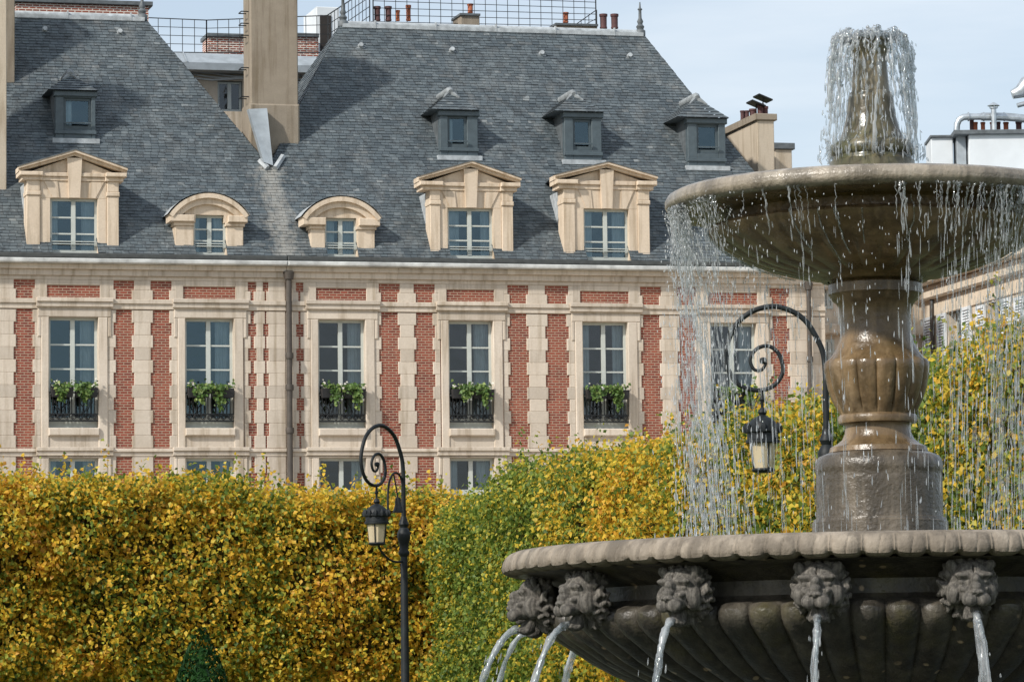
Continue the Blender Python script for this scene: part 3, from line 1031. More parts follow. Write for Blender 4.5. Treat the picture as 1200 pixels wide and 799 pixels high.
RO_R, ra, rb = make_roof(RPV, hipR_L, hipR_R, cuts_for(ped_R, arc_R, att_R), uB, ueR)
RO_L, la, lb = make_roof(LP, None, hipL_R, cuts_for(ped_L, arc_L, att_L), U(-330), uB)
M['glass'] = M['glass_sky_tint']
for q in ped_L: pediment_dormer(LP, q)
for q in ped_R: pediment_dormer(RPV, q)
for q in arc_L: arched_dormer(LP, q)
for q in arc_R: arched_dormer(RPV, q)
for q in att_L: attic_dormer(LP, q)
for q in att_R: attic_dormer(RPV, q)

M['glass'] = M['glass_grey']
def roof_vents(ro, pts):
    for x, y in pts:
        u, v, d = RP(x, y)
        b = MB()
        b.tube([P(u, v, d) - NF * .05, P(u, v + .02, d - .16)], [.09, .07], 8)
        b.fbox(u - .13, u + .13, v - .12, v - .06, d - .01 + SL * -.09, d + .1)
        b.build('roof_vent', M['lead'], ro, smooth=50)
roof_vents(RO_R, [(422, 54), (529, 59), (634, 63), (737, 66)])
roof_vents(RO_L, [(52, 35), (140, 38)])

def finial(par, x, d, u, v, h):
    b = MB()
    b.lathe([(.16, -.1), (.16, .05), (.10, .1), (.13, .18), (.07, .26), (.10, .34), (.05, .45), (.045, h * .72), (.08, h * .76), (.03, h * .82), (.02, h)], P(u, v, d), 10)
    b.build('finial', M['lead_dark'], par, smooth=50)
finial(RO_R, 0, DROOF, ra + .05, VRIDGE, 1.0)
finial(RO_R, 0, DROOF, rb - .05, VRIDGE, .95)
finial(RO_L, 0, DROOF, lb - .05, VRIDGE, .9)

# chimneys --------------------------------------------------------
def ch_box(par, x0, x1, y0, y1, d, depth, mat, name='chimney', cap=None):
    u0, v1 = FP(x0, y0, d); u1, _ = FP(x1, y0, d); _, v0 = FP(x0, y1, d)
    b = MB()
    b.fbox(u0, u1, v0 - .6, v1, d, d + depth, .02)
    if cap:
        b.fbox(u0 - .08, u1 + .08, v1 + .001, v1 + .2, d - .08, d + depth + .08, .02, 1)
    return b.build(name, [M[mat], M[cap or mat]], par), u0, u1, v1, d, depth

def pot(par, x, y0, y1, wpx, d, mat, n=12):
    u, v1 = FP(x, y0, d); _, v0 = FP(x, y1, d)
    r = wpx / 2 / 39.0
    b = MB()
    h = v1 - v0
    b.lathe([(r * .85, 0), (r * .9, h * .1), (r * .8, h * .15), (r * .82, h * .8), (r * 1.0, h * .84), (r * 1.0, h), (r * .7, h), (r * .7, h * .7)], P(u, v0, d), n)
    b.build('chimney_pot', M[mat], par, smooth=40)

# the tall chimney in the valley between the roofs
u0, vtop = FP(293, -40, 2.75); u1, _ = FP(348.5, -40, 2.75)
_, vlow = FP(320, 200, 2.75)
b = MB()
b.fbox(u0, u1, vlow - .3, vtop, 2.75, 3.75, .03)
_, vk = FP(320, 122, 2.75)
b.fbox(u0 - .05, u1 + .03, vlow - .3, vk, 2.70, 3.8, .05)
chm = b.build('chimney', M['render_tan'], LP)
for yy in (12, 26, 40, 78, 112):
    b = MB()
    _, vv = FP(290, yy, 2.75)
    b.tube([P(u0, vv, 3.0), P(u0 - .22, vv, 3.0), P(u0 - .22, vv, 3.35), P(u0, vv, 3.35)], .018, 5)
    b.build('climbing_rung', M['iron'], chm)
# zinc valley tray at its foot
b = MB()
pts = [FP(291, 128, 2.4) + (2.4,), FP(313, 127, 2.4) + (2.4,), FP(320, 194, 1.95) + (1.95,), FP(309, 190, 1.95) + (1.95,)]
nq = [(u_, v_, d_ - .0) for u_, v_, d_ in pts] + [(u_, v_, d_ + .25) for u_, v_, d_ in pts]
b.fadd(nq, [(0, 1, 2, 3), (7, 6, 5, 4), (0, 4, 5, 1), (1, 5, 6, 2), (2, 6, 7, 3), (3, 7, 4, 0)])
b.build('valley_tray', M['zinc'], chm)
b = MB()
for (xa, ya), (xb, yb2) in (((304, 190), (313, 199)), ((331, 185), (322, 199))):
    ua, va, da = RP(xa, ya); ub2, vb2, db2 = RP(xb, yb2)
    b.tube([P(ua, va, da) + NF * .05, P(ub2, vb2, db2) + NF * .05], .09, 6)
b.build('lead_flashing', M['lead'], chm)
# chimney stacks cut by the left edge
A_ = ch_box(LP, -60, 8, -60, 206, 1.3, .9, 'render_light')
B_ = ch_box(LP, -45, 17.5, -60, 83, 4.2, .8, 'render_tan')
# brick stack behind the left ridge
bk_ = MB()
ua, va = FP(19, 3, 8.5); ub2, _ = FP(174, 3, 8.5)
bk_.fbox(ua, ub2, va - 2.5, va, 8.5, 9.5)
bko = bk_.build('chimney', M['brick_old'], LP, uv=True)
cp = MB(); cp.fbox(ua - .12, ub2 + .12, va + .001, va + .14, 8.4, 9.6, .02); cp.build('chimney_cap', M['lead_dark'], bko)
# chimney on the right end of the middle roof
D = 7.6
o_, u0, u1, v1, d_, dp_ = ch_box(RPV, 887, 907, 141, 200, D - 4.2, 3.2, 'render_light', 'chimney', 'render_tan')
for x, y0, wd in ((872, 130, 6), (877, 130, 7), (884, 128, 9), (893, 122, 9), (899, 125, 7)):
    pot(o_, x - 2, y0, 141, wd, D - 2.6, 'maroon')
b = MB()
for x, y in ((886, 122), (894, 115)):
    ua, va = FP(x, y, D - 2.6)
    b.fadd([(ua - .22, va + .05, D - 2.9), (ua + .22, va - .12, D - 2.9), (ua + .22, va - .12, D - 2.3), (ua - .22, va + .05, D - 2.3),
            (ua - .22, va + .09, D - 2.9), (ua + .22, va - .08, D - 2.9), (ua + .22, va - .08, D - 2.3), (ua - .22, va + .09, D - 2.3)],
           [(3, 2, 1, 0), (4, 5, 6, 7), (0, 1, 5, 4), (1, 2, 6, 5), (2, 3, 7, 6), (3, 0, 4, 7)])
    b.tube([P(ua, va - .3, D - 2.6), P(ua, va, D - 2.6)], .02, 5)
b.build('pot_cowl', M['iron'], o_)
ch_box(RPV, 908, 928, 175, 215, D - 1.2, .9, 'render_light', 'chimney', 'lead_dark')

# ------------------------------------------------------------------ the house behind, between and above the roofs
DB = 15.0
rear = empty('rear_house', P(FP(300, 100, DB)[0], 0, DB + 4))
rear.location.z = 0
tag(rear, 'pale rear house with zinc roof and railed terrace, behind the tall tan chimney', 'building')
def rb_(name, x0, x1, y0, y1, d0, d1, mat, ch=0.0, uv=False, par=None):
    u0, v1 = FP(x0, y0, d0); u1, _ = FP(x1, y0, d0); _, v0 = FP(x0, y1, d0)
    q = MB(); q.fbox(u0, u1, v0, v1, d0, d1, ch)
    return q.build(name, M[mat], par or rear, uv=uv)
u0, v1 = FP(205, 83, DB); u1, _ = FP(760, 83, DB)
wx0, wy1 = FP(255, 95, DB); wx1, wy0 = FP(284, 131, DB)
q = MB(); holes_wall(q, FP(60, 83, DB)[0], u1, 0, v1, DB, [(wx0, wx1, wy0, wy1)]); building_box(q, FP(60, 83, DB)[0], u1, 0, v1, DB, DB + 9, 0)
q.build('rendered_wall', M['render_light'], rear)
window(rear, wx0, wx1, wy0, wy1, DB + .12, 1, .08, None)
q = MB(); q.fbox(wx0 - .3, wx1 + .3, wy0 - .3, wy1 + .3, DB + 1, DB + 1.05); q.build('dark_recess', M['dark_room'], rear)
rb_('shade_panel', 346, 362, 92, 130, DB - .03, DB + .2, 'dark_room')  # solid block on the wall, its dark colour stands for an opening's shade
# zinc roof edge: fascia and sloping band
zu0 = FP(120, 70, DB)[0]
_, zt = FP(300, 64.5, DB); _, zb = FP(300, 76, DB - .6); _, zc = FP(300, 83.5, DB - .7)
q = MB()
q.fadd([(zu0, zc, DB - .7), (u1, zc, DB - .7), (u1, zb, DB - .72), (zu0, zb, DB - .72), (zu0, zt, DB), (u1, zt, DB), (zu0, zt, DB + 9), (u1, zt, DB + 9), (zu0, zc, DB), (u1, zc, DB)],
       [(0, 1, 2, 3), (3, 2, 5, 4), (4, 5, 7, 6), (8, 9, 1, 0)])
for uu in np.arange(zu0, u1, 2.6):
    q.fadd([(uu, zb + .02, DB - .74), (uu + .05, zb + .02, DB - .74), (uu + .05, zt + .04, DB), (uu, zt + .04, DB)], [(0, 1, 2, 3)])
q.build('zinc_roof', M['zinc'], rear)
q = MB()
for k in range(3):
    q.tube([P(FP(205, 91 + k * 2, DB)[0] + i * .6, FP(300, 89 + k * 2.2, DB)[1] + .06 * math.sin(i * 1.3 + k), DB - .05) for i in range(9)], .03, 5)
q.build('cable', M['white_paint'], rear)
for x0, x1 in ((244, 292), (346, 373)):
    pb = rb_('brick_parapet', x0, x1, 43, 66, DB + 1.2, DB + 2.2, 'brick_old', 0, True)
    rb_('parapet_cap', x0 - 1, x1 + 1, 38.5, 43, DB + 1.1, DB + 2.3, 'lead_dark', .02, False, pb)
rb_('white_stack', 371, 398, 8, 66, DB + 2.0, DB + 4, 'white_paint', .02)
rb_('shade_panel', 375, 388, 18, 60, DB + 1.97, DB + 2.2, 'dark_room')  # near-black block painted as the shaded recess of the stack

def grille(name, px, yt, yb, step, nh, par, dd):
    """railing of thin bars along points px=[(x,d)], tops yt, bottoms yb (pixel lists)"""
    q = MB()
    for i in range(len(px) - 1):
        (xa, da), (xb, db2) = px[i], px[i + 1]
        ua, ta = FP(xa, yt[i], da); ub3, tb = FP(xb, yt[i + 1], db2)
        _, ba = FP(xa, yb[i], da); _, bb = FP(xb, yb[i + 1], db2)
        n = max(2, int(math.hypot(ub3 - ua, db2 - da) / step))
        for k in range(n + 1):
            t = k / n
            r = .028 if k in (0, n) else .015
            pa = P(ua + (ub3 - ua) * t, ba + (bb - ba) * t, da + (db2 - da) * t); pb3 = P(ua + (ub3 - ua) * t, ta + (tb - ta) * t, da + (db2 - da) * t)
            if k % 2 and nh > 3: pb3 = pa.lerp(pb3, .999)
            q.tube([pa, pb3], r, 4)
        for k in range(nh):
            t = k / (nh - 1)
            q.tube([P(ua, ba + (ta - ba) * t, da), P(ub3, bb + (tb - bb) * t, db2)], .020 if k in (0, nh - 1) else .013, 4)
    return q.build(name, M['iron'], par)
grille('terrace_railing', [(100, DB + 1), (242, DB + .6), (384, DB + .6)], [18, 24, 18.5], [60, 62, 62], .36, 5, rear, 0)
grille('terrace_railing', [(384, DB + .6), (433, DB - 3.0)], [18, -14], [64, 30], .3, 5, rear, 0)
grille('terrace_railing', [(437, DB - 3), (698, DB - 3)], [-15, -4], [34, 38], .36, 7, rear, 0)
grille('stair_railing', [(672, DB - 2.8), (699, DB - 2.8)], [31, 12], [42, 32], .2, 3, rear, 0)
DP = DB - 3.4
def stack(x0, x1, y0, y1, pots):
    o = rb_('chimney', x0, x1, y0, y1 + 14, DP, DP + 1, 'render_tan', .02)
    cpu = rb_('chimney_cap', x0 - 1, x1 + 1, y0, y0 + 2.5, DP - .06, DP + 1.06, 'lead_dark', .0, False, o)
    for x, yy, wd, mt in pots: pot(o, x, yy, y0, wd, DP + .5, mt)
stack(436, 491, 25, 30, [(442, 8, 9, 'maroon'), (455, 8, 9, 'maroon'), (466, 12.5, 6, 'terracotta'), (478.5, 6.5, 7, 'terracotta')])
stack(540, 562, 15.5, 32, [(551, 5, 8, 'terracotta')])
stack(652, 700, 27, 34, [(663, 15, 7.5, 'terracotta')])
stack(701, 727, 34, 40, [(707, 17, 10.5, 'maroon'), (720, 17, 10.5, 'maroon')])

# ------------------------------------------------------------------ narrow grey house closing the corner
kor = empty('corner_house', P(U(985) + 1, 0, 16)); kor.location.z = 0
tag(kor, 'narrow pale stone house front glimpsed just right of the drain pipe, behind the fountain stem', 'building')
D = 9.0
u0, v1 = FP(958, 331, D); u1, _ = FP(1120, 331, D)
q = MB(); holes_wall(q, u0, u1, 0, v1, D, []); building_box(q, u0, u1, 0, v1, D, D + 10, 0)
q.build('stone_wall', M['stone_pale'], kor)
q = MB(); q.fadd([(u0, v1, D - .2), (u1, v1, D - .2), (u1, v1 + 4, D + 3), (u0, v1 + 4, D + 3), (u0, v1, D + 10), (u1, v1, D + 10)], [(0, 1, 2, 3), (3, 2, 5, 4), (0, 3, 4), (1, 5, 2)])
q.build('slate_roof', M['lead_dark'], kor)
q = MB()
for y in (331, 384): 
    _, vv = FP(980, y, D); q.fbox(u0, u1, vv - .25, vv + .1, D - .3, D, .05)
q.build('cornice', M['stone_pale'], kor)
for (xa, xb, ya, yb2) in ((964, 976, 335, 362), (966, 978, 398, 440)):
    ua, va = FP(xa, ya, D); ub2, vb2 = FP(xb, yb2, D)
    window(kor, ua, ub2, vb2, va, D - .04, 3, .1, None)

# ------------------------------------------------------------------ right-hand side of the square
UW = -NV_                      # runs toward the camera
OW = at(1080, 345, 123.0); OW.z = 0
def PR(u, v, d): return OW + UW * u + UV_ * d + Vector((0, 0, v))   # d inward = to the right
def FR(x, y, d=0.0):
    r = ray(x, y); t = ((OW + UV_ * d - CAM).dot(UV_)) / r.dot(UV_); p = CAM + r * t
    return (p - OW).dot(UW), p.z
wing = empty('stone_house', OW + UW * 8 + UV_ * 5)
tag(wing, 'pale stone house with white louvred shutters at the right edge behind the hedge', 'building')
def VRt(y): return FR(1150, y)[1]
vCt = FR(1150, 318)[1]
u0, u1 = -9, 26
q = MB()
wsp = []
for xa, xb, yt in ((1111, 1128, 366), (1157, 1174, 356), (1203, 1222, 346)):
    a, va = FR(xa, yt); b2, _ = FR(xb, yt)
    wsp.append((a, b2, va - 2.5, va))
wsp.append((wsp[0][0] - 3.2, wsp[0][1] - 3.2, wsp[0][2], wsp[0][3]))
us = sorted({u0, u1} | {e for h in wsp for e in h[:2]}); vs = sorted({0, vCt} | {e for h in wsp for e in h[2:]})
for i in range(len(us) - 1):
    for j in range(len(vs) - 1):
        cu, cv = (us[i] + us[i + 1]) / 2, (vs[j] + vs[j + 1]) / 2
        if any(h[0] < cu < h[1] and h[2] < cv < h[3] for h in wsp): continue
        q.fadd([(us[i], vs[j], 0), (us[i + 1], vs[j], 0), (us[i + 1], vs[j + 1], 0), (us[i], vs[j + 1], 0)], [(0, 1, 2, 3)], 0, PR)
for uu in (u0, u1): q.fadd([(uu, 0, 0), (uu, 0, 11), (uu, vCt, 11), (uu, vCt, 0)], [(0, 1, 2, 3)], 0, PR)
q.fadd([(u0, 0, 11), (u1, 0, 11), (u1, vCt, 11), (u0, vCt, 11)], [(3, 2, 1, 0)], 0, PR)
q.build('stone_wall', M['stone_pale'], wing)
q = MB()
q.fbox(u0, u1, vCt - .02, vCt + .35, -.55, .1, .05, 0, PR); q.fbox(u0, u1, vCt - .45, vCt - .021, -.28, .1, .05, 0, PR); q.fbox(u0, u1, vCt - 1.0, vCt - .451, -.06, .05, .02, 0, PR)
q.build('cornice', M['stone_pale'], wing)
q = MB()
q.fadd([(u0, vCt + .35, -.2), (u1, vCt + .35, -.2), (u1, vCt + 3.6, 2.6), (u0, vCt + 3.6, 2.6), (u0, vCt + 4.2, 6), (u1, vCt + 4.2, 6), (u0, vCt, 11), (u1, vCt, 11)], [(0, 1, 2, 3), (3, 2, 5, 4), (4, 5, 7, 6), (0, 3, 4, 6), (1, 7, 5, 2)], 0, PR)
q.build('zinc_roof', M['zinc'], wing)
q = MB(); q.tube([PR(FR(1096, 360)[0], vCt - .4, -.12), PR(FR(1096, 360)[0], 0, -.12)], .07, 8); q.build('drain_pipe', M['pipe'], wing)
for (a, b2, va, vb2) in wsp:
    f = MB()
    f.fbox(a, a + .1, va, vb2, .28, .36, 0, 0, PR); f.fbox(b2 - .1, b2, va, vb2, .28, .36, 0, 0, PR); f.fbox(a + .1, b2 - .1, vb2 - .1, vb2, .28, .36, 0, 0, PR)
    c = (a + b2) / 2; f.fbox(c - .06, c + .06, va, vb2 - .1, .27, .36, 0, 0, PR)
    wo_ = f.build('window', M['win_frame'], wing)
    f = MB(); f.fadd([(a, va, .33), (b2, va, .33), (b2, vb2, .33), (a, vb2, .33)], [(0, 1, 2, 3)], 0, PR); f.build('pane', M['glass'], wo_)
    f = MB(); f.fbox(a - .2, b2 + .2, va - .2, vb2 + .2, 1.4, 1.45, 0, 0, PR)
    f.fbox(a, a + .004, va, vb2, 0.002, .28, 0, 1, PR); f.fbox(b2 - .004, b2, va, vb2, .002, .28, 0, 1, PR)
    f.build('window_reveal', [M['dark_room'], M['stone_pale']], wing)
    wd = (b2 - a) * .62
    for s0, s1 in ((a - wd - .06, a - .06), (b2 + .06, b2 + wd + .06)):
        f = MB()
        f.fbox(s0, s0 + .09, va, vb2, -.09, -.03, 0, 0, PR); f.fbox(s1 - .09, s1, va, vb2, -.09, -.03, 0, 0, PR)
        for vv in (va, (va + vb2) / 2 - .05, vb2 - .1): f.fbox(s0 + .09, s1 - .09, vv, vv + .1, -.09, -.03, 0, 0, PR)
        nl = 26
        for k in range(nl):
            vv = va + .1 + (vb2 - va - .2) * k / nl
            f.fadd([(s0 + .09, vv, -.085), (s1 - .09, vv, -.085), (s1 - .09, vv + .075, -.04), (s0 + .09, vv + .075, -.04)], [(0, 1, 2, 3)], 0, PR)
        f.build('shutter', M['shutter'], wing)
# white chimney blocks, duct and pots on that roof
def wbox(name, x0, x1, y0, y1, Y, dep, mat, par, ch=.02):
    a, b2 = at(x0, y0, Y), at(x1, y1, Y)
    f = MB(); f.fbox(a.x, b2.x, b2.z, a.z, Y, Y + dep, ch, 0, lambda u, v, d: Vector((u, d, v)))
    return f.build(name, M[mat], par)
YW = 126.0
wb = wbox('chimney', 1091, 1119, 161, 260, YW + .6, 1.6, 'white_paint', wing)
wbox('chimney_cap', 1090, 1120, 158.5, 161, YW + .5, 1.8, 'lead_dark', wb)
wb = wbox('chimney', 1135, 1260, 156, 260, YW, 1.6, 'white_paint', wing)
wbox('chimney_cap', 1118, 1262, 152.5, 156, YW - .15, 1.9, 'lead_dark', wb)
wbox('chimney_side', 1121, 1134.5, 155.5, 260, YW + .3, 1.0, 'zinc', wb)
for x, y0, wd, mt in ((1143, 143.5, 6.5, 'terracotta'), (1152, 143.5, 6, 'terracotta'), (1164, 143.5, 8, 'terracotta'), (1179, 143.5, 7, 'terracotta'), (1194, 143, 8, 'maroon'), (1139, 138, 6, 'maroon'), (1170, 143, 6, 'maroon')):
    a, b2 = at(x, y0, YW + .6), at(x, 153, YW + .6)
    r = wd / 2 * YW / FPX; h = a.z - b2.z
    f = MB(); f.lathe([(r * .85, 0), (r * .85, h * .75), (r, h * .8), (r, h), (r * .7, h)], b2, 10); f.build('chimney_pot', M[mt], wb, smooth=40)
f = MB()
f.tube([at(1121, 153, YW + .3), at(1121.5, 146, YW + .3), at(1124, 140.5, YW + .3), at(1129, 137.5, YW + .3), at(1136, 137, YW + .3), at(1150, 137, YW + .3)], .11, 10)
f.tube([at(1150, 137, YW + .3), at(1176, 137, YW + .3), at(1189, 138, YW + .3), at(1205, 140, YW + .3), at(1240, 141, YW + .3)], .14, 10)
for x in (1134, 1152, 1176): f.tube([at(x, 137, YW + .3), at(x + 1.5, 137, YW + .3)], .16, 10)
f.build('duct', M['galv'], wb, smooth=50)
f = MB()
c = at(1165, 153, YW - .05)
f.lathe([(.09, 0), (.09, .72), (.14, .74), (.14, .76)], c, 10); f.lathe([(.21, .82), (.19, .84), (.02, .94)], c, 12)
for k in range(4): f.tube([Vector(c) + Vector((.1 * math.cos(k * PI / 2), .1 * math.sin(k * PI / 2), .74)), Vector(c) + Vector((.16 * math.cos(k * PI / 2), .16 * math.sin(k * PI / 2), .83))], .015, 4)
f.build('vent_pipe', M['galv'], wb, smooth=50)
f = MB()
c = at(1196, 112, YW + 1)
f.tube([at(1186, 111, YW + 1), at(1196, 108, YW + 1), at(1203, 98, YW + 1), at(1215, 92, YW + 1)], [.16, .24, .26, .26], 10)
f.tube([at(1192, 124, YW + 1), at(1207, 120, YW + 1), at(1225, 122, YW + 1)], .08, 8)
f.tube([at(1208, 100, YW + 1), at(1208, 156, YW + 1)], .06, 8)
f.build('vent_cowl', M['galv'], wb, smooth=50)
# ================================================================== LEAVES
def norm(a): return a / np.maximum(np.linalg.norm(a, axis=1, keepdims=True), 1e-9)

def leaves_arrays(pos, nrm, tip, size, rng, wid=.78, fold=.12):
    """one folded four-cornered leaf per point; returns verts, tris"""
    n = len(pos)
    tip = norm(tip - nrm * np.sum(tip * nrm, axis=1, keepdims=True))
    side = np.cross(nrm, tip)
    s = size[:, None]
    base = pos - tip * s * .45
    end = pos + tip * s * .55
    mid = pos - tip * s * .08
    l = mid + side * s * wid * .5 + nrm * s * fold
    r = mid - side * s * wid * .5 + nrm * s * fold
    v = np.stack([base, l, end, r], axis=1).reshape(-1, 3)
    i = np.arange(n)[:, None] * 4
    f = np.concatenate([i + [0, 2, 1], i + [0, 3, 2]], axis=1).reshape(-1, 3)
    return v, f

def box_crown(seed, a, b, c, n, size=.1, power=7.0, bump=.14, sprigs=40):
    rng = np.random.default_rng(seed)
    ar = np.array([b * c, b * c, a * c, a * c, a * b, a * b * .5])
    k = rng.choice(6, n, p=ar / ar.sum())
    q = rng.uniform(-1, 1, (n, 3))
    ax = np.array([0, 0, 1, 1, 2, 2])[k]; sg = np.array([1, -1, 1, -1, 1, -1])[k]
    q[np.arange(n), ax] = sg
    rad = np.sum(np.abs(q) ** power, axis=1) ** (1 / power)
    q = q / rad[:, None]
    dims = np.array([a, b, c])
    p = q * dims
    g = norm(np.sign(q) * np.abs(q) ** (power - 1) / dims)
    ph = rng.uniform(0, 6.28, 12)
    disp = sum(np.sin(p[:, 0] * f1 + ph[i]) * np.sin(p[:, 1] * f2 + ph[i + 4]) * np.sin(p[:, 2] * f3 + ph[i + 8]) for i, (f1, f2, f3) in enumerate(((2.3, 2.9, 3.1), (5.1, 4.3, 5.9), (9.3, 8.1, 7.7), (1.1, 1.3, 1.7))))
    depth = rng.exponential(.14, n)
    depth = np.where(rng.random(n) < .10, -rng.uniform(0, .14, n), depth)
    p = p + g * (disp * bump - depth)[:, None]
    # clumps: leaves gather on twigs, leaving dark pockets between them
    m = n // 14
    cen = p[rng.choice(n, m, replace=False)]
    h_ = int(n * .52)
    idx = rng.integers(0, m, h_)
    p[:h_] = cen[idx] + rng.normal(0, .09, (h_, 3))
    g2 = g.copy()
    nr = norm(g2 * .75 + rng.normal(0, .55, (n, 3)) + np.array([0, 0, .35]))
    tp = norm(g2 * .35 + rng.normal(0, .6, (n, 3)) + np.array([0, 0, -.75]))
    sz = size * rng.uniform(.65, 1.2, n)
    V1, F1 = leaves_arrays(p, nr, tp, sz, rng)
    # young shoots standing above the clipped top
    sv = []; sn = []
    for _ in range(sprigs):
        x, y = rng.uniform(-a, a) * .95, rng.uniform(-b, b) * .95
        h = abs(rng.normal(0, .26)) + .12
        lean = rng.normal(0, .14, 2)
        for t in np.linspace(0, 1, int(5 + h * 26)):
            sv.append((x + lean[0] * t + rng.normal(0, .05), y + lean[1] * t + rng.normal(0, .05), c * .97 + h * t + rng.normal(0, .02)))
    sv = np.array(sv); ns = len(sv)
    V2, F2 = leaves_arrays(sv, norm(rng.normal(0, .7, (ns, 3)) + np.array([0, -.2, .3])), norm(rng.normal(0, .6, (ns, 3)) + np.array([0, 0, -.2])), size * rng.uniform(.6, 1.1, ns), rng)
    v = np.concatenate([V1, V2]); f = np.concatenate([F1, F2 + len(V1)])
    nl = len(f)
    # closed core well under the leaves, its dark colour standing for inner shade
    N = 10
    core = MB()
    prof = []
    gv = []; gf = []
    us = np.linspace(-1, 1, N)
    for fi in range(6):
        base = len(gv)
        for i in us:
            for j in us:
                qq = [(1, i, j), (-1, j, i), (j, 1, i), (i, -1, j), (i, j, 1), (j, i, -1)][fi]
                qq = np.array(qq, float); qq /= np.sum(np.abs(qq) ** power) ** (1 / power)
                gv.append(qq * (dims - .42) + rng.normal(0, .05, 3))
        for i in range(N - 1):
            for j in range(N - 1):
                o = base + i * N + j
                gf += [[o, o + N, o + N + 1], [o, o + N + 1, o + 1]]
    gv = np.array(gv); gf = np.array(gf)
    f = np.concatenate([f, gf + len(v)]); v = np.concatenate([v, gv])
    me = np_mesh('crown', v, f)
    mi = np.zeros(len(f), dtype=np.int32); mi[nl:] = 1
    me.polygons.foreach_set('material_index', mi)
    me.materials.append(None); me.materials.append(None)
    return me

CH = 1.72                                           # half height of a clipped crown
CB = 2.10                                           # clear stem
def trunk_mesh(seed, hs):
    rng = random.Random(seed)
    t = MB()
    t.tube([(0, 0, -.02), (.01, 0, .15), (.02, .01, 1.0), (.0, .02, 2.0), (.03, .0, 3.2), (.02, .02, 4.4)], [.19, .14, .125, .115, .085, .03], 10)
    for k in range(14):
        an = k * 2.4 + rng.random(); h = 2.1 + k * .17
        L = rng.uniform(.9, 1.45)
        t.tube([(0, 0, h), (L * .45 * math.cos(an), L * .45 * math.sin(an), h + .35), (L * math.cos(an), L * math.sin(an), h + .75 + rng.random() * .3)], [.05, .03, .012], 6)
    me = bpy.data.meshes.new('trunk')
    me.from_pydata([tuple(q) for q in t.v], [], t.f)
    me.materials.append(M['bark'])
    me.polygons.foreach_set('use_smooth', [True] * len(me.polygons))
    return me
TRUNKS = [trunk_mesh(s, 1) for s in (1, 2, 3)]
LW, LD = 1.74, 1.45
CROWN_L = [box_crown(21 + i, 1.98, LD, CH, 54000, .096) for i in range(2)]
CROWN_R = [box_crown(31 + i, 1.86, LD, CH, 46000, .081) for i in range(3)]

def clipped_tree(loc, rz, crown, leaf, label, group, trunk, dz=0.0):
    r = empty('clipped_tree', loc, rz)
    tag(r, label, 'tree', group)
    t = bpy.data.objects.new('trunk', trunk); COL.objects.link(t); t.parent = r
    c = bpy.data.objects.new('crown', crown); COL.objects.link(c); c.parent = r
    c.location = (0, 0, CB + CH + dz)
    for i, m in enumerate((leaf, M['shade_core'])):
        c.material_slots[i].link = 'OBJECT'; c.material_slots[i].material = m
    return r

# row parallel to the houses
LY = 66.0
lefts = [('clipped lime tree at the left edge, thickly golden on top', 'leaf_yellow', -56, .34),
         ('clipped lime tree with yellow and green leaves behind the dark cone shrub', 'leaf_yellow', 190, .28),
         ('clipped lime tree just left of the small street lamp, with dull gold leaves', 'leaf_yellow', 432, .10)]
for i, (lab, mt, px, dz) in enumerate(lefts):
    p = at(px, 700, LY + (px - 200) / 4500 * LY * .28)
    p.z = 0
    clipped_tree(p + NV_ * 1.4, math.atan2(UV_.y, UV_.x) + (PI if i == 1 else 0), CROWN_L[i % 2], M[mt], lab, 'clipped trees along the house fronts', TRUNKS[i % 3], dz)
# row running away from the camera on the right, parallel to the side of the square
pF = at(497, 700, 66.0); pF.z = 0                     # far corner of its left face
NR = 10
fwd = -NV_
names = ['farthest clipped tree of the right-hand row, green end beside the small lamp post',
         'second clipped tree from the far green end of the right-hand row',
         'third clipped tree from the far green end of the right-hand row, yellow shoulder',
         'fourth clipped tree from the far green end of the right-hand row, golden top',
         'bright yellow clipped tree of the right-hand row just above the lower basin rim',
         'clipped tree of the right-hand row behind the hanging lantern left of the fountain stem',
         'clipped tree of the right-hand row rising beside the big lamp post arch',
         'clipped tree of the right-hand row hidden mostly by the brown fountain stem',
         'tall green and orange clipped tree right of the fountain stem under the white shutters',
         'nearest clipped tree of the right-hand row at the right picture edge']
kinds = ['leaf_green', 'leaf_green', 'leaf_mixed', 'leaf_yellow', 'leaf_mixed', 'leaf_mixed', 'leaf_green', 'leaf_mixed', 'leaf_green', 'leaf_green']
for i in range(NR):
    p = pF + UV_ * (LD + .05) + fwd * (1.72 + i * 3.3)
    dz = [-.30, .02, .08, 0, .05, .05, .12, .1, .15, .15][i] + (.13 if i >= 7 else 0)
    clipped_tree(p, math.atan2(UV_.y, UV_.x) + (PI / 2 if i % 2 else -PI / 2), CROWN_R[i % 3], M[kinds[i]], names[i], 'clipped trees in the right-hand row', TRUNKS[i % 3], dz)

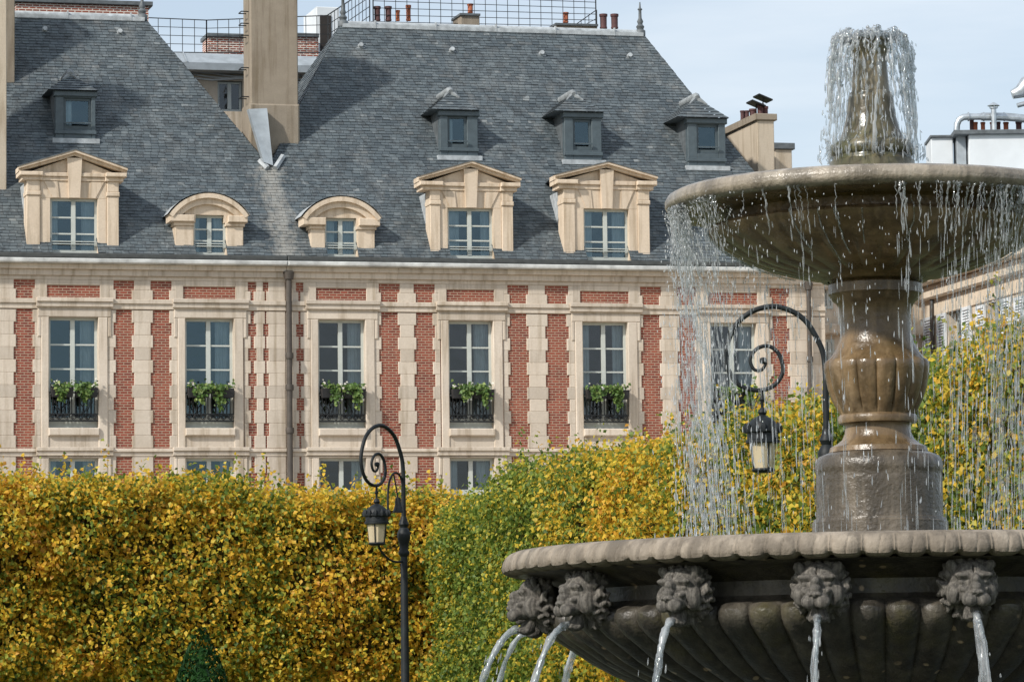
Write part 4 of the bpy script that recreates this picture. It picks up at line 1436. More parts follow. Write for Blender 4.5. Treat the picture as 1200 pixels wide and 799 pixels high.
# dark cone of yew
def cone_bush():
    rng = np.random.default_rng(5)
    n = 20000; H = 2.35; R = .80
    t = 1 - np.sqrt(rng.random(n)); an = rng.uniform(0, 2 * PI, n)
    z = t * H
    rr = R * (1 - t) ** .85 * (1 + .06 * np.sin(an * 5 + z * 4)) * (1 - np.abs(rng.normal(0, .06, n))) + .02
    p = np.stack([rr * np.cos(an), rr * np.sin(an), z], axis=1)
    g = np.stack([np.cos(an), np.sin(an), np.full(n, .35)], axis=1)
    nr = norm(g + rng.normal(0, .7, (n, 3))); tp = norm(g * .8 + rng.normal(0, .4, (n, 3)) + np.array([0, 0, .7]))
    v, f = leaves_arrays(p, nr, tp, .06 * rng.uniform(.6, 1.3, n), rng, .35)
    th = np.linspace(0, 2 * PI, 13)[:-1]
    cv = np.concatenate([np.stack([R * .86 * np.cos(th), R * .86 * np.sin(th), np.full(12, .02)], 1), [[0, 0, H * .93]]])
    cf = np.array([[i, (i + 1) % 12, 12] for i in range(12)])
    me = np_mesh('foliage', np.concatenate([v, cv]), np.concatenate([f, cf + len(v)]))
    me.materials.append(M['yew'])
    return me
p = at(235, 733, 32.0)
cb = empty('cone_shrub', (p.x, p.y, 0))
tag(cb, 'dark green clipped conical yew shrub standing before the golden hedge', 'shrub')
o = bpy.data.objects.new('foliage', cone_bush()); COL.objects.link(o); o.parent = cb
o.scale = (1, 1, p.z / 2.35)
s = MB(); s.tube([(0, 0, -.05), (0, 0, .6)], [.05, .03], 8)
me = bpy.data.meshes.new('stem'); me.from_pydata([tuple(q) for q in s.v], [], s.f); me.materials.append(M['bark'])
o = bpy.data.objects.new('stem', me); COL.objects.link(o); o.parent = cb

# ================================================================== WINDOW BOXES
def box_plants(seed, wd):
    rng = np.random.default_rng(seed)
    pos = []; tips = []
    cols = [(-wd * rng.uniform(.18, .30), rng.uniform(.16, .26), rng.uniform(.4, .8)), (wd * rng.uniform(.18, .30), rng.uniform(.16, .26), rng.uniform(.4, .8)), (wd * rng.uniform(-.1, .1), .25, .12)]
    for cx, sp, drop in cols:
        for _ in range(int(rng.integers(110, 190)) if drop > .3 else 45):
            t = rng.random()
            x = cx + rng.normal(0, sp * (1 - .45 * t) * .5)
            pos.append((x, -.16 - .10 * math.sin(t * 2.6) + rng.normal(0, .05), .20 - drop * t * rng.uniform(.5, 1) + rng.normal(0, .04)))
    for _ in range(60):
        pos.append((rng.uniform(-wd / 2, wd / 2), rng.normal(-.05, .08), .16 + abs(rng.normal(0, .08))))
    pos = np.array(pos); n = len(pos)
    v, f = leaves_arrays(pos, norm(rng.normal(0, .5, (n, 3)) + np.array([0, -.8, .4])), norm(rng.normal(0, .6, (n, 3)) + np.array([0, 0, -.7])), .12 * rng.uniform(.6, 1.2, n), rng)
    me = np_mesh('foliage', v, f); me.materials.append(M['ivy'])
    m = 34
    fp = np.stack([rng.uniform(-wd / 2, wd / 2, m), rng.normal(-.1, .09, m), .22 + rng.normal(0, .06, m)], 1)
    gaps = rng.random(m) < .55
    fp[gaps, 0] = rng.choice([-1, 1, -.05], gaps.sum()) * wd * .42 + rng.normal(0, .07, gaps.sum())
    v, f = leaves_arrays(fp, norm(rng.normal(0, .5, (m, 3)) + np.array([0, -.7, .6])), norm(rng.normal(0, 1, (m, 3))), .075 * rng.uniform(.6, 1.3, m), rng, 1.0)
    m2 = np_mesh('flowers', v, f); m2.materials.append(M['white_flower'])
    return me, m2
BOXW = [(LEFT_WINS[0], 0), (LEFT_WINS[1], 0), (LEFT_WINS[2], 0)] + [(w4, 1) for w4 in RIGHT_WINS]
BLAB = ['planter of ivy outside the left edge window', 'long black planter of trailing ivy and white flowers on the leftmost balcony railing',
        'black planter of ivy on the balcony left of the dark drain pipe', 'black planter of ivy on the balcony just right of the drain pipe',
        'black planter of ivy on the second balcony right of the drain pipe', 'black planter with two long ivy trails, on the balcony left of the falling water',
        'black planter on the balcony seen through falling water behind the lamp arch']
for i, ((wn, _), lab) in enumerate(zip(BOXW, BLAB)):
    if i == 0: continue
    a, b2 = U(wn[0]) + .04, U(wn[1]) - .04
    wd = b2 - a
    c = P((a + b2) / 2, V(462), -.16)
    r = empty('window_box', c, ALPHA)
    tag(r, lab, 'planter', 'flower boxes on the balcony railings')
    bx = MB(); lw = wd / 2
    for s0, s1 in ((-lw, -.03), (.03, lw)):
        q = [(s0 + .03, -.10, -.12), (s1 - .03, -.10, -.12), (s1 - .03, .10, -.12), (s0 + .03, .10, -.12), (s0, -.13, .14), (s1, -.13, .14), (s1, .13, .14), (s0, .13, .14)]
        bx.add(q, [(3, 2, 1, 0), (4, 5, 6, 7), (0, 1, 5, 4), (1, 2, 6, 5), (2, 3, 7, 6), (3, 0, 4, 7)])
    me = bpy.data.meshes.new('trough'); me.from_pydata([tuple(q) for q in bx.v], [], bx.f); me.materials.append(M['planter'])
    o = bpy.data.objects.new('trough', me); COL.objects.link(o); o.parent = r
    for me in box_plants(50 + i, wd):
        o = bpy.data.objects.new(me.name.split('.')[0], me); COL.objects.link(o); o.parent = r

# ================================================================== STREET LAMPS
def lampglass():
    k = Mat('frosted_lamp_glass')
    k.b.inputs['Transmission Weight'].default_value = .35
    return k.set((.72, .60, .40), .5, 0, .5)
M['lamp_glass'] = lampglass()
KP = 34.0 / FPX                                       # metres per picture pixel of the nearer lamp
def smooth_path(pts, n=6):
    pts = [Vector(p) for p in pts]
    out = []
    for i in range(len(pts) - 1):
        p0, p1, p2, p3 = pts[max(i - 1, 0)], pts[i], pts[i + 1], pts[min(i + 2, len(pts) - 1)]
        for k in range(n):
            t = k / n
            out.append(.5 * ((2 * p1) + (p2 - p0) * t + (2 * p0 - 5 * p1 + 4 * p2 - p3) * t * t + (3 * p1 - p0 - 3 * p2 + p3) * t ** 3))
    out.append(pts[-1])
    return out

def street_lamp(base, az, label, top_z, bracket):
    """az: direction of the arm. All heights come from the picture of the nearer lamp (arch top at row 362)"""
    r = empty('street_lamp', base, az)
    tag(r, label, 'street lamp', 'swan-neck street lamps')
    Z = lambda y: top_z - (y - 362) * KP
    X = lambda x: (968 - x) * KP
    def add(mb, name, mat, par=r, smooth=45):
        me = bpy.data.meshes.new(name); me.from_pydata([tuple(q) for q in mb.v], [], mb.f)
        return link_mesh(name, me, mat, par, None, smooth)
    p = MB()
    p.lathe([(.20, 0), (.20, .12), (.17, .16), (.15, .55), (.17, .60), (.12, .68), (.085, .80), (.06, 1.2), (.042, Z(562)), (.039, Z(560))], n=16)
    p.lathe([(.045, 0), (.07, .03), (.07, .06), (.05, .09), (.06, .16), (.08, .22), (.085, .28), (.066, .33), (.045, .36), (.066, .40), (.05, .44), (.034, .5)], (0, 0, Z(575)), 16)
    p.tube([(0, 0, Z(566)), (0, 0, Z(500)), (0, 0, Z(462))], [.036, .030, .029], 10)
    add(p, 'post', M['lamp_iron'])
    s = [(968, 464), (968, 440), (966, 420), (960, 404), (947, 382), (930, 369), (908, 363), (885, 368), (866, 382), (855, 402), (851, 422), (856, 442), (869, 457), (890, 462), (908, 456), (918, 440), (914, 420), (902, 410), (888, 413), (880, 425), (884, 437), (893, 438), (898, 430), (895, 426)]
    pts = smooth_path([(X(a), 0, Z(b)) for a, b in s])
    rad = [.026 - .013 * (i / (len(pts) - 1)) ** 1.6 for i in range(len(pts))]
    sc = MB(); sc.tube(pts, rad, 10)
    sc.lathe([(.008, -.03), (.03, -.02), (.036, 0), (.03, .02), (.008, .03)], (X(895), 0, Z(427)), 10)
    add(sc, 'scroll_arm', M['lamp_iron'])
    # lower stay from post to lantern foot
    st = MB()
    st.tube(smooth_path([(.03, 0, Z(583)), (X(945), 0, Z(584)), (X(925), 0, Z(580)), (X(905), 0, Z(568)), (X(897), 0, Z(558))]), [.014] * 25, 8)
    if bracket: add(st, 'stay', M['lamp_iron'])
    if bracket:
        bt = MB()
        bt.tube(smooth_path([(.02, 0, Z(474)), (.03, 0, Z(452)), (.10, .0, Z(440)), (.21, 0, Z(440)), (.30, 0, Z(455)), (.33, 0, Z(480)), (.33, 0, Z(505))]), [.014] * 37, 8)
        bt.lathe([(.01, .10), (.035, .09), (.04, .0), (.065, -.07), (.07, -.09)], (.2, .06, Z(492)), 12)
        bt.tube([(.2, .06, Z(480)), (.2, 0, Z(442))], .010, 6)
        add(bt, 'side_bracket', M['lamp_iron'])
    ln = empty('lantern', (X(893), 0, 0)); ln.parent = r; ln.scale = (.92, .92, 1)
    zz = lambda y: Z(y)
    k = KP
    h = MB()
    h.lathe([(.012, zz(462)), (.016, zz(470)), (.03, zz(473)), (.016, zz(476)), (.014, zz(482)), (.035, zz(485)), (.045, zz(488)), (.03, zz(491)), (.05, zz(493)), (.085, zz(495)),
             (.125, zz(499)), (.145, zz(504)), (.15, zz(507)), (.17, zz(508.5)), (.17, zz(511)), (.15, zz(513)), (.152, zz(520)), (.165, zz(521)), (.165, zz(524)), (.13, zz(525))][::-1], n=24)
    for q in range(12):                                # pierced crest round the cap
        an = 2 * PI * q / 12
        cx, cy = .165 * math.cos(an), .165 * math.sin(an)
        h.lathe([(.022, zz(512)), (.03, zz(506)), (.016, zz(503)), (.006, zz(500.5))], (cx, cy, 0), 6)
    add(h, 'cap', M['lamp_iron'], ln)
    gl = MB()
    rt, rb2, zt, zb = .128, .102, zz(525), zz(555)
    n = 8
    gl.add([(rt * math.cos(2 * PI * i / n), rt * math.sin(2 * PI * i / n), zt) for i in range(n)] + [(rb2 * math.cos(2 * PI * i / n), rb2 * math.sin(2 * PI * i / n), zb) for i in range(n)],
           [(i, (i + 1) % n, n + (i + 1) % n, n + i)[::-1] for i in range(n)])
    add(gl, 'lamp_glass', M['lamp_glass'], ln, None)
    fr = MB()
    for i in range(n // 2):
        an = 2 * PI * i / (n // 2) + PI / 8
        fr.tube([(rt * 1.01 * math.cos(an), rt * 1.01 * math.sin(an), zt), (rb2 * 1.01 * math.cos(an), rb2 * 1.01 * math.sin(an), zb)], .008, 5)
    fr.lathe([(.07, zz(559)), (.105, zz(558)), (.115, zz(556)), (.105, zz(554))], n=16)
    add(fr, 'cage', M['lamp_iron'], ln)
    return r
p2 = at(968.5, 500, 34.0)
street_lamp((p2.x, p2.y, 0), PI, 'large black swan-neck lamp left of the fountain stem, half veiled by falling water', at(908, 358, 34.0).z, False)
p1 = at(473, 600, 47.6)
zt1 = at(450, 500.5, 47.6).z
street_lamp((p1.x, p1.y, 0), PI + math.radians(56), 'smaller full-length black swan-neck lamp with cream lantern standing between the two hedge rows', zt1, True)
# ================================================================== FOUNTAIN
FY = 18.0
AX = at(1031, 600, FY)
FC = Vector((AX.x, AX.y, 0))
K4 = FY / FPX * 1.0075                                    # metres per pixel at the axis
def ZF(y): return at(1031, y, FY).z

def wetstone(name, c1, c2, c3, rough=(.25, .55), spots=None, green=None, limek=.42, bd=.012):
    k = Mat(name)
    vec = k.coord()
    big = k.noise(vec, 2.6, 6, .65); mid = k.noise(vec, 9, 5, .6); fine = k.noise(vec, 55, 3)
    sv = k.coord('Object', (6.5, 6.5, .7))
    st = k.noise(sv, 1.5, 5, .6)
    c = k.ramp(big, [(.30, c1), (.52, c2), (.72, c3)])
    c = k.mix(k.ramp(st, [(.42, .75), (.62, 0.0)]), c, tuple(x * .45 for x in c1))
    c = k.mix(k.ramp(mid, [(.55, 0.0), (.78, .6)]), c, c3)
    lime = k.ramp(k.noise(k.coord('Object', (8, 8, .5)), 1.9, 6, .65), [(.58, 0.0), (.78, limek)])
    c = k.mix(lime, c, tuple(min(1, x * 1.45) for x in c3))
    if green: c = k.mix(k.ramp(k.noise(vec, 3.7, 5, .7), [(.52, 0.0), (.72, .7)]), c, green)
    if spots:
        vo = k.n('ShaderNodeTexVoronoi', Scale=11.0)
        k.l(vec, vo.inputs['Vector'])
        sp = k.math('ADD', vo.outputs['Distance'], k.math('MULTIPLY', mid, .55))
        gate = k.ramp(k.noise(vec, 3.1, 2), [(.50, 0.0), (.58, 1.0)])
        c = k.mix(k.math('MULTIPLY', k.ramp(sp, [(.40, .95), (.47, 0.0)]), gate), c, spots)
    h = k.math('ADD', k.math('MULTIPLY', mid, .6), k.math('MULTIPLY', fine, .4))
    k.bump(h, bd)
    return k.set(c, k.ramp(mid, [(.3, rough[0]), (.7, rough[1])]), 0, .5)
M['f_rim'] = wetstone('dry_rim_stone', (.21, .175, .135), (.29, .245, .195), (.37, .32, .26), (.75, .9))  # light grey-brown of the dry rim
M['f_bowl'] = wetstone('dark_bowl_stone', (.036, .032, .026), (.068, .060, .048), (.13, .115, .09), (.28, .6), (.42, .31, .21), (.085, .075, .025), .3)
M['f_lion'] = wetstone('grey_lion_stone', (.105, .097, .085), (.185, .17, .15), (.30, .275, .24), (.7, .9))
M['f_wet'] = wetstone('wet_brown_stone', (.14, .092, .046), (.23, .155, .082), (.33, .24, .145), (.15, .45), None, (.17, .115, .05), .35, .006)
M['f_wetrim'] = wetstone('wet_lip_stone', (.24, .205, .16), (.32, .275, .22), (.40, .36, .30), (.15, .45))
M['f_ped'] = wetstone('wet_pedestal_stone', (.095, .078, .058), (.145, .12, .09), (.22, .185, .145), (.15, .4))
M['f_nozzle'] = wetstone('mossy_wet_stone', (.10, .085, .05), (.17, .145, .09), (.36, .31, .23), (.1, .3), None, (.09, .10, .035), .3, .004)

def resample(prof, step):
    pts = [Vector((r, z, 0)) for r, z in prof]
    out = [pts[0]]
    for a, b in zip(pts, pts[1:]):
        n = max(1, int((b - a).length / step))
        for i in range(1, n + 1): out.append(a.lerp(b, i / n))
    return np.array([(p.x, p.y) for p in out])

def lathe_np(name, prof, n, mat, parent, mod=None, smooth=50, step=.012):
    """turned stone; mod(theta, r, z, t) -> (r, z) carves it"""
    pr = resample(prof, step)
    th = np.linspace(0, 2 * PI, n, endpoint=False)
    Rr = np.repeat(pr[:, 0][:, None], n, 1); Zz = np.repeat(pr[:, 1][:, None], n, 1)
    Th = np.repeat(th[None, :], len(pr), 0)
    if mod is not None: Rr, Zz = mod(Th, Rr, Zz)
    v = np.stack([Rr * np.cos(Th), Rr * np.sin(Th), Zz], 2).reshape(-1, 3)
    m = len(pr)
    i = np.arange(m - 1)[:, None]; j = np.arange(n)[None, :]
    a = i * n + j; b = i * n + (j + 1) % n
    f = np.stack([a, b, b + n, a + n], 2).reshape(-1, 4)
    me = np_mesh(name, v, f)
    me.materials.append(mat)
    me.polygons.foreach_set('use_smooth', [True] * len(me.polygons))
    me.set_sharp_from_angle(angle=math.radians(smooth))
    o = bpy.data.objects.new(name, me); COL.objects.link(o); o.parent = parent
    return o
def pxprof(lst): return [(r * K4, ZF(y)) for r, y in lst]

fountain = empty('fountain', FC)
tag(fountain, 'tall two-tiered stone fountain with lion masks round its lower basin', 'fountain')
TH0 = math.radians(-90 + 7.8)                            # angle of one lion, seen from above
NLION = 16

# lower basin ------------------------------------------------------
def smst(x, a, b):
    t = np.clip((x - a) / (b - a), 0, 1); return t * t * (3 - 2 * t)
NG = 64
zg1, zg0 = ZF(714), ZF(862)
def mod_bowl(Th, R, Z):
    ph = np.abs(np.sin((Th - TH0) * NG / 2 + PI / 4))
    lobe = np.sqrt(ph)
    wgt = smst(Z, zg1 + .012, zg1 - .045) * smst(Z, zg0 - .1, zg0 + .1)
    amp = .070 * np.clip(R / 1.5, .2, 1)
    R2 = R + amp * (lobe - .72) * wgt
    Z2 = Z + .030 * (lobe - .8) * smst(Z, zg1 + .012, zg1 - .02) * smst(Z, zg1 - .16, zg1 - .02)
    return R2, Z2
bowl = lathe_np('lower_basin', [(0, .02), (.75, .02), (.75, .30), (.62, .36), (.50, .60), (.44, .80), (.47, .92), (.55, .98), (.55, 1.04)] +
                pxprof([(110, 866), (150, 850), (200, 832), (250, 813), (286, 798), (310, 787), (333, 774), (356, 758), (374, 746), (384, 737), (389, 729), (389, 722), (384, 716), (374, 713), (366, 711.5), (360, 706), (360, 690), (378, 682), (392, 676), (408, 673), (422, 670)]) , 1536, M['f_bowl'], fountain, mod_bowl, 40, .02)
NLF = 80
zr1, zr0 = ZF(642), ZF(667)
def mod_rim(Th, R, Z):
    f = ((Th - TH0) * NLF / (2 * PI) + .5) % 1.0
    u = np.abs(2 * f - 1)
    leaf = np.sqrt(np.clip(1 - np.clip(u / .86, 0, 1) ** 3.2, 0, 1))
    gap = (u > .86)
    dart = np.clip(1 - np.abs(u - 1) / .12, 0, 1) * gap
    out = smst(R, 398 * K4, 425 * K4)
    down = smst(Z, zr1 - .005, zr1 - .03)
    fc = .47 + .16 * np.clip((Z - zr0) / (zr1 - zr0), 0, 1)
    vein = np.exp(-((f - fc) / .03) ** 2) * .006
    R2 = R + down * out * (.014 * (leaf - .85) + .008 * dart - vein)
    Z2 = Z - smst(Z, zr0 + .05, zr0 - .01) * out * .016 * (leaf - .5)
    return R2, Z2
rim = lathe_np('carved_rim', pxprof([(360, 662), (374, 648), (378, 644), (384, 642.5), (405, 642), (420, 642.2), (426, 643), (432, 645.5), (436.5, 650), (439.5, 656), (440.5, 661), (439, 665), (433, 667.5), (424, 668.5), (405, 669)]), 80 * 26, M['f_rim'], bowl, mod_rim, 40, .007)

# lion masks -------------------------------------------------------
def lion_mesh():
    rng = np.random.default_rng(3)
    add, sub = [], []
    def el(c, r, k=.07): add.append((np.array(c, float), np.array(r, float), k))
    def cut(c, r): sub.append((np.array(c, float), np.array(r, float)))
    el((0, -.30, -.02), (.90, .62, .98), .1)
    FS = np.array((1.20, 1.06, 1.14))
    _el, _cut = el, cut
    def el(c, r, k=.07): _el(np.array(c) * FS, np.array(r) * FS, k)
    def cut(c, r): _cut(np.array(c) * FS, np.array(r) * FS)
    el((0, .10, .20), (.66, .60, .66), .1)
    el((0, .52, -.20), (.44, .52, .36), .12)
    for s in (-1, 1):
        el((s * .21, .96, -.34), (.27, .24, .23), .05)
        el((s * .34, .56, .42), (.30, .18, .11), .07)
        el((s * .35, .52, .20), (.14, .12, .10), .02)
        el((s * .54, .25, -.16), (.30, .36, .40), .1)
        el((s * .32, .66, -.02), (.17, .22, .12), .07)
        el((s * .66, .12, .72), (.17, .13, .17), .05)
        cut((s * .35, .80, .28), (.22, .21, .09))
        cut((s * .35, .74, .10), (.18, .12, .05))
        cut((s * .10, 1.20, -.17), (.06, .08, .05))
        cut((s * .50, .66, -.34), (.05, .22, .20))
    el((0, .70, .30), (.17, .36, .20), .09)
    el((0, .92, .06), (.19, .24, .16), .07)
    el((0, 1.08, -.10), (.23, .14, .11), .04)
    el((0, .50, -.92), (.34, .32, .17), .07)
    el((0, .74, -.90), (.25, .17, .09), .05)
    cut((0, .90, -.68), (.27, .62, .15))
    cut((0, 1.20, -.34), (.022, .10, .17))
    cut((0, .60, .62), (.03, .3, .16))
    el, cut = _el, _cut
    # flowing locks of the mane
    for ring, (rad, y0, n, sz) in enumerate(((.97, -.08, 21, .10), (1.03, -.30, 23, .12), (1.0, -.54, 21, .13))):
        for i in range(n):
            a = 2 * PI * (i + .5 * (ring % 2)) / n + rng.normal(0, .05)
            x, z = rad * math.sin(a), rad * math.cos(a)
            if ring == 0 and z < -.62: continue
            sg = 1 if i % 2 else -1
            for q in range(6):
                t = q / 5
                ca = a + sg * (.26 * (t - .4) ** 2 + .12 * math.sin(t * 4))
                r2 = rad + (t - .5) * .24
                s = sz * (1.0 - .30 * t) * rng.uniform(.85, 1.15)
                el((r2 * math.sin(ca), y0 + .13 * math.sin(t * 3.0), r2 * math.cos(ca) * 1.05 + .0), (s, s, s), .03 if q == 0 else .06)
    NU, NVV = 150, 110
    th = np.linspace(0, 2 * PI, NU, endpoint=False)
    # polar angle from the face axis (+y); the back is hidden in the basin
    ph = np.linspace(0.0, PI * .74, NVV)
    PH, TH = np.meshgrid(ph, th, indexing='ij')
    dirs = np.stack([np.sin(PH) * np.sin(TH), np.cos(PH), np.sin(PH) * np.cos(TH)], -1).reshape(-1, 3)
    org = np.array([0, -.10, -.12])
    def sdf(p):
        d = np.full(len(p), 9.0)
        for c, r, k in add:
            q = (p - c)
            k0 = np.linalg.norm(q / r, axis=1); k1 = np.linalg.norm(q / (r * r), axis=1)
            e = k0 * (k0 - 1) / np.maximum(k1, 1e-6)
            h = np.clip(.5 + .5 * (d - e) / k, 0, 1)
            d = d * (1 - h) + e * h - k * h * (1 - h)
        for c, r in sub:
            q = (p - c)
            k0 = np.linalg.norm(q / r, axis=1); k1 = np.linalg.norm(q / (r * r), axis=1)
            e = -(k0 * (k0 - 1) / np.maximum(k1, 1e-6))
            k = .03
            h = np.clip(.5 - .5 * (d - e) / k, 0, 1)
            d = d * (1 - h) + e * h + k * h * (1 - h)
        return d
    t = np.full(len(dirs), 1.75)
    for _ in range(46):
        d = sdf(org + dirs * t[:, None])
        t = np.maximum(t - np.clip(d, -.05, .2) * .55, .05)
    v = org + dirs * t[:, None]
    i = np.arange(NVV - 1)[:, None]; j = np.arange(NU)[None, :]
    a = i * NU + j; b = i * NU + (j + 1) % NU
    f = np.stack([a, a + NU, b + NU, b], 2).reshape(-1, 4)
    me = np_mesh('lion_head', v, f)
    me.materials.append(M['f_lion'])
    me.polygons.foreach_set('use_smooth', [True] * len(me.polygons))
    return me
LION = lion_mesh()
LS = .110
RL = 405 * K4
zL = ZF(702.5)
MOUTHS = []
for i in range(NLION):
    a = TH0 + 2 * PI * i / NLION
    o = bpy.data.objects.new('lion_head', LION); COL.objects.link(o); o.parent = bowl
    o.location = (RL * math.cos(a), RL * math.sin(a), zL)
    o.rotation_euler = (math.radians(-6), 0, a - PI / 2)
    o.rotation_mode = 'XYZ'
    o.scale = (LS, LS, LS * 1.06)
    MOUTHS.append((a, RL + .95 * LS, zL - .92 * LS))

# stem -------------------------------------------------------------
NB = 16
zb1, zb0 = ZF(424), ZF(487)
def mod_stem(Th, R, Z):
    ph = np.abs(np.sin((Th + .1) * NB / 2))
    lobe = ph ** .35
    wgt = smst(Z, zb0, zb0 + .03) * smst(Z, zb1 + .015, zb1 - .03)
    return R + .020 * (lobe - .85) * wgt, Z + .018 * (lobe - .9) * smst(Z, zb1 - .06, zb1) * smst(Z, zb1 + .03, zb1)
stem = lathe_np('stem', pxprof([(43, 532), (58, 530), (56, 524), (48, 520), (42, 515), (39, 508), (38, 500), (39, 497), (45.5, 496), (46.5, 491), (45.5, 487.5), (44, 486), (47.5, 479), (53, 468), (57.5, 455), (60, 442), (61.5, 432), (61.5, 427), (60, 423.5),
                                 (56, 421), (49, 412), (44, 402), (41.5, 392), (41, 380), (41.5, 368), (43, 360), (46, 355), (50, 352), (51, 348), (54.5, 345), (54.5, 334), (51, 331), (58, 326)]), 384, M['f_wet'], fountain, mod_stem, 45, .012)
ped = lathe_np('pedestal', pxprof([(79, 655), (79, 640), (79, 612), (77.5, 611), (77, 608), (74, 607), (73.5, 600), (73.5, 560), (73, 557), (74, 553), (75, 548), (73.5, 540), (70, 535), (64, 532.5), (60, 531), (50, 530)]), 192, M['f_ped'], fountain, None, 45, .02)

# upper basin ------------------------------------------------------
ROFF = 0
def mod_upper(Th, R, Z):
    ph = np.abs(np.sin(Th * 14 + .3)) ** .4
    wgt = smst(R, 70 * K4, 110 * K4) * smst(Z, ZF(263), ZF(272))
    return R, Z - .014 * (ph - .8) * wgt
ub = lathe_np('upper_basin', pxprof([(55, 330), (62, 330), (66, 327), (92, 322), (125, 313), (152, 302), (172, 290), (185, 281), (192, 273), (193, 268), (190, 264.5), (183, 263), (176, 262), (175, 252), (180, 249), (212, 248), (226, 247.5), (232, 247)]), 448, M['f_wet'], fountain, mod_upper, 45, .015)
lathe_np('basin_lip', pxprof([(226, 247.4), (236, 247), (241, 244.5), (244, 240), (244, 234), (241, 228.5), (235, 225.5), (228, 224.5), (220, 226), (212, 230), (204, 236)]), 256, M['f_wetrim'], ub, None, 60, .008)
nozzle = lathe_np('nozzle', pxprof([(50, 240), (50, 190), (47, 188.5), (46, 184), (48, 182), (49.5, 177), (48.5, 171), (45, 167.5), (40, 166), (37, 161), (33, 152), (29.5, 138), (27.5, 124), (26.5, 114), (25, 112.5), (24.5, 109), (22.5, 108), (21.5, 96), (20, 78), (20, 66), (22.5, 58), (23, 50), (21, 46), (14, 45), (12, 50)]), 96, M['f_nozzle'], fountain, None, 50, .012)

# pool round the foot ------------------------------------------------
def lathe_struct(name, prof, mat, n=128):
    q = MB(); q.lathe(prof, FC, n)
    return tag(q.build(name, mat, None, FC, 40), kind='structure')
q = MB()
pr = [(3.6, 0), (3.6, .42), (3.66, .45), (3.95, .45), (4.0, .42), (4.0, 0)]
base = []
for i in range(128):
    an = 2 * PI * i / 128
    for r, z in pr: base.append((FC.x + r * math.cos(an), FC.y + r * math.sin(an), z))
fs = []
for i in range(128):
    j = (i + 1) % 128
    for k in range(5): fs.append((i * 6 + k, i * 6 + k + 1, j * 6 + k + 1, j * 6 + k))
q.add(base, fs)
tag(q.build('pool_kerb', M['f_rim'], None, FC, 40), kind='structure')

def water_surface(name, r, z, mat):
    q = MB()
    n = 96; rings = 40
    rng = np.random.default_rng(1)
    vs = [(0, 0, z)]; fs = []
    for i in range(1, rings + 1):
        for k in range(n):
            an = 2 * PI * k / n; rr = r * i / rings
            vs.append((rr * math.cos(an), rr * math.sin(an), z + (.004 * math.sin(rr * 31 + 3 * math.sin(an * 5)) if i < rings else 0)))
    for k in range(n): fs.append((0, 1 + k, 1 + (k + 1) % n))
    for i in range(rings - 1):
        for k in range(n):
            a = 1 + i * n + k; b = 1 + i * n + (k + 1) % n
            fs.append((a, a + n, b + n, b))
    q.add([Vector(v) + FC for v in vs], fs)
    return tag(q.build(name, mat, None, FC, 0), kind='structure')
def watermat(name, white, rough=.06, col=(.94, .96, .98), tint=(.93, .96, .97), fr_gain=1.0):
    """running water: clear with a mirror sheen, partly whitened by air"""
    k = Mat(name)
    tr = k.n('ShaderNodeBsdfTransparent'); tr.inputs['Color'].default_value = (*tint, 1)
    gl = k.n('ShaderNodeBsdfGlossy', Roughness=rough)
    fr = k.n('ShaderNodeFresnel', IOR=1.33)
    m1 = k.n('ShaderNodeMixShader')
    k.l(k.math('MINIMUM', k.math('ADD', k.math('MULTIPLY', fr.outputs['Fac'], 1.6 * fr_gain), .03), 1.0), m1.inputs['Fac'])
    k.l(tr.outputs[0], m1.inputs[1]); k.l(gl.outputs[0], m1.inputs[2])
    k.set(col, .25, 0, .6)
    tl = k.n('ShaderNodeBsdfTranslucent'); tl.inputs['Color'].default_value = (*col, 1)
    m0 = k.n('ShaderNodeMixShader'); m0.inputs['Fac'].default_value = .6
    k.l(k.b.outputs[0], m0.inputs[1]); k.l(tl.outputs[0], m0.inputs[2])
    m2 = k.n('ShaderNodeMixShader')
    vec = k.coord('Object', (9, 9, 2.2))
    f = k.ramp(k.noise(vec, 2.4, 5, .65), [(.36, white[0]), (.64, white[1])])
    k.l(f, m2.inputs['Fac']); k.l(m1.outputs[0], m2.inputs[1]); k.l(m0.outputs[0], m2.inputs[2])
    k.l(m2.outputs[0], k.out.inputs['Surface'])
    return k.m
M['water_jet'] = watermat('clear_running_water', (.02, .46))
M['water_drop'] = watermat('falling_water', (.05, .44))
M['water_spray'] = watermat('bright_spray', (.35, .85))
M['water_plume'] = watermat('plume_water', (.04, .50), .08)
def poolmat():
    k = Mat('pool_water'); vec = k.coord()
    k.bump(k.noise(vec, 14, 3), .02)
    return k.set((.035, .045, .035), .04, 0, .5)
M['pool'] = poolmat()
water_surface('water', 3.62, .33, M['pool'])
water_surface('water', 374 * K4, ZF(646), M['pool'])
water_surface('water', 212 * K4, ZF(231.5), M['pool'])

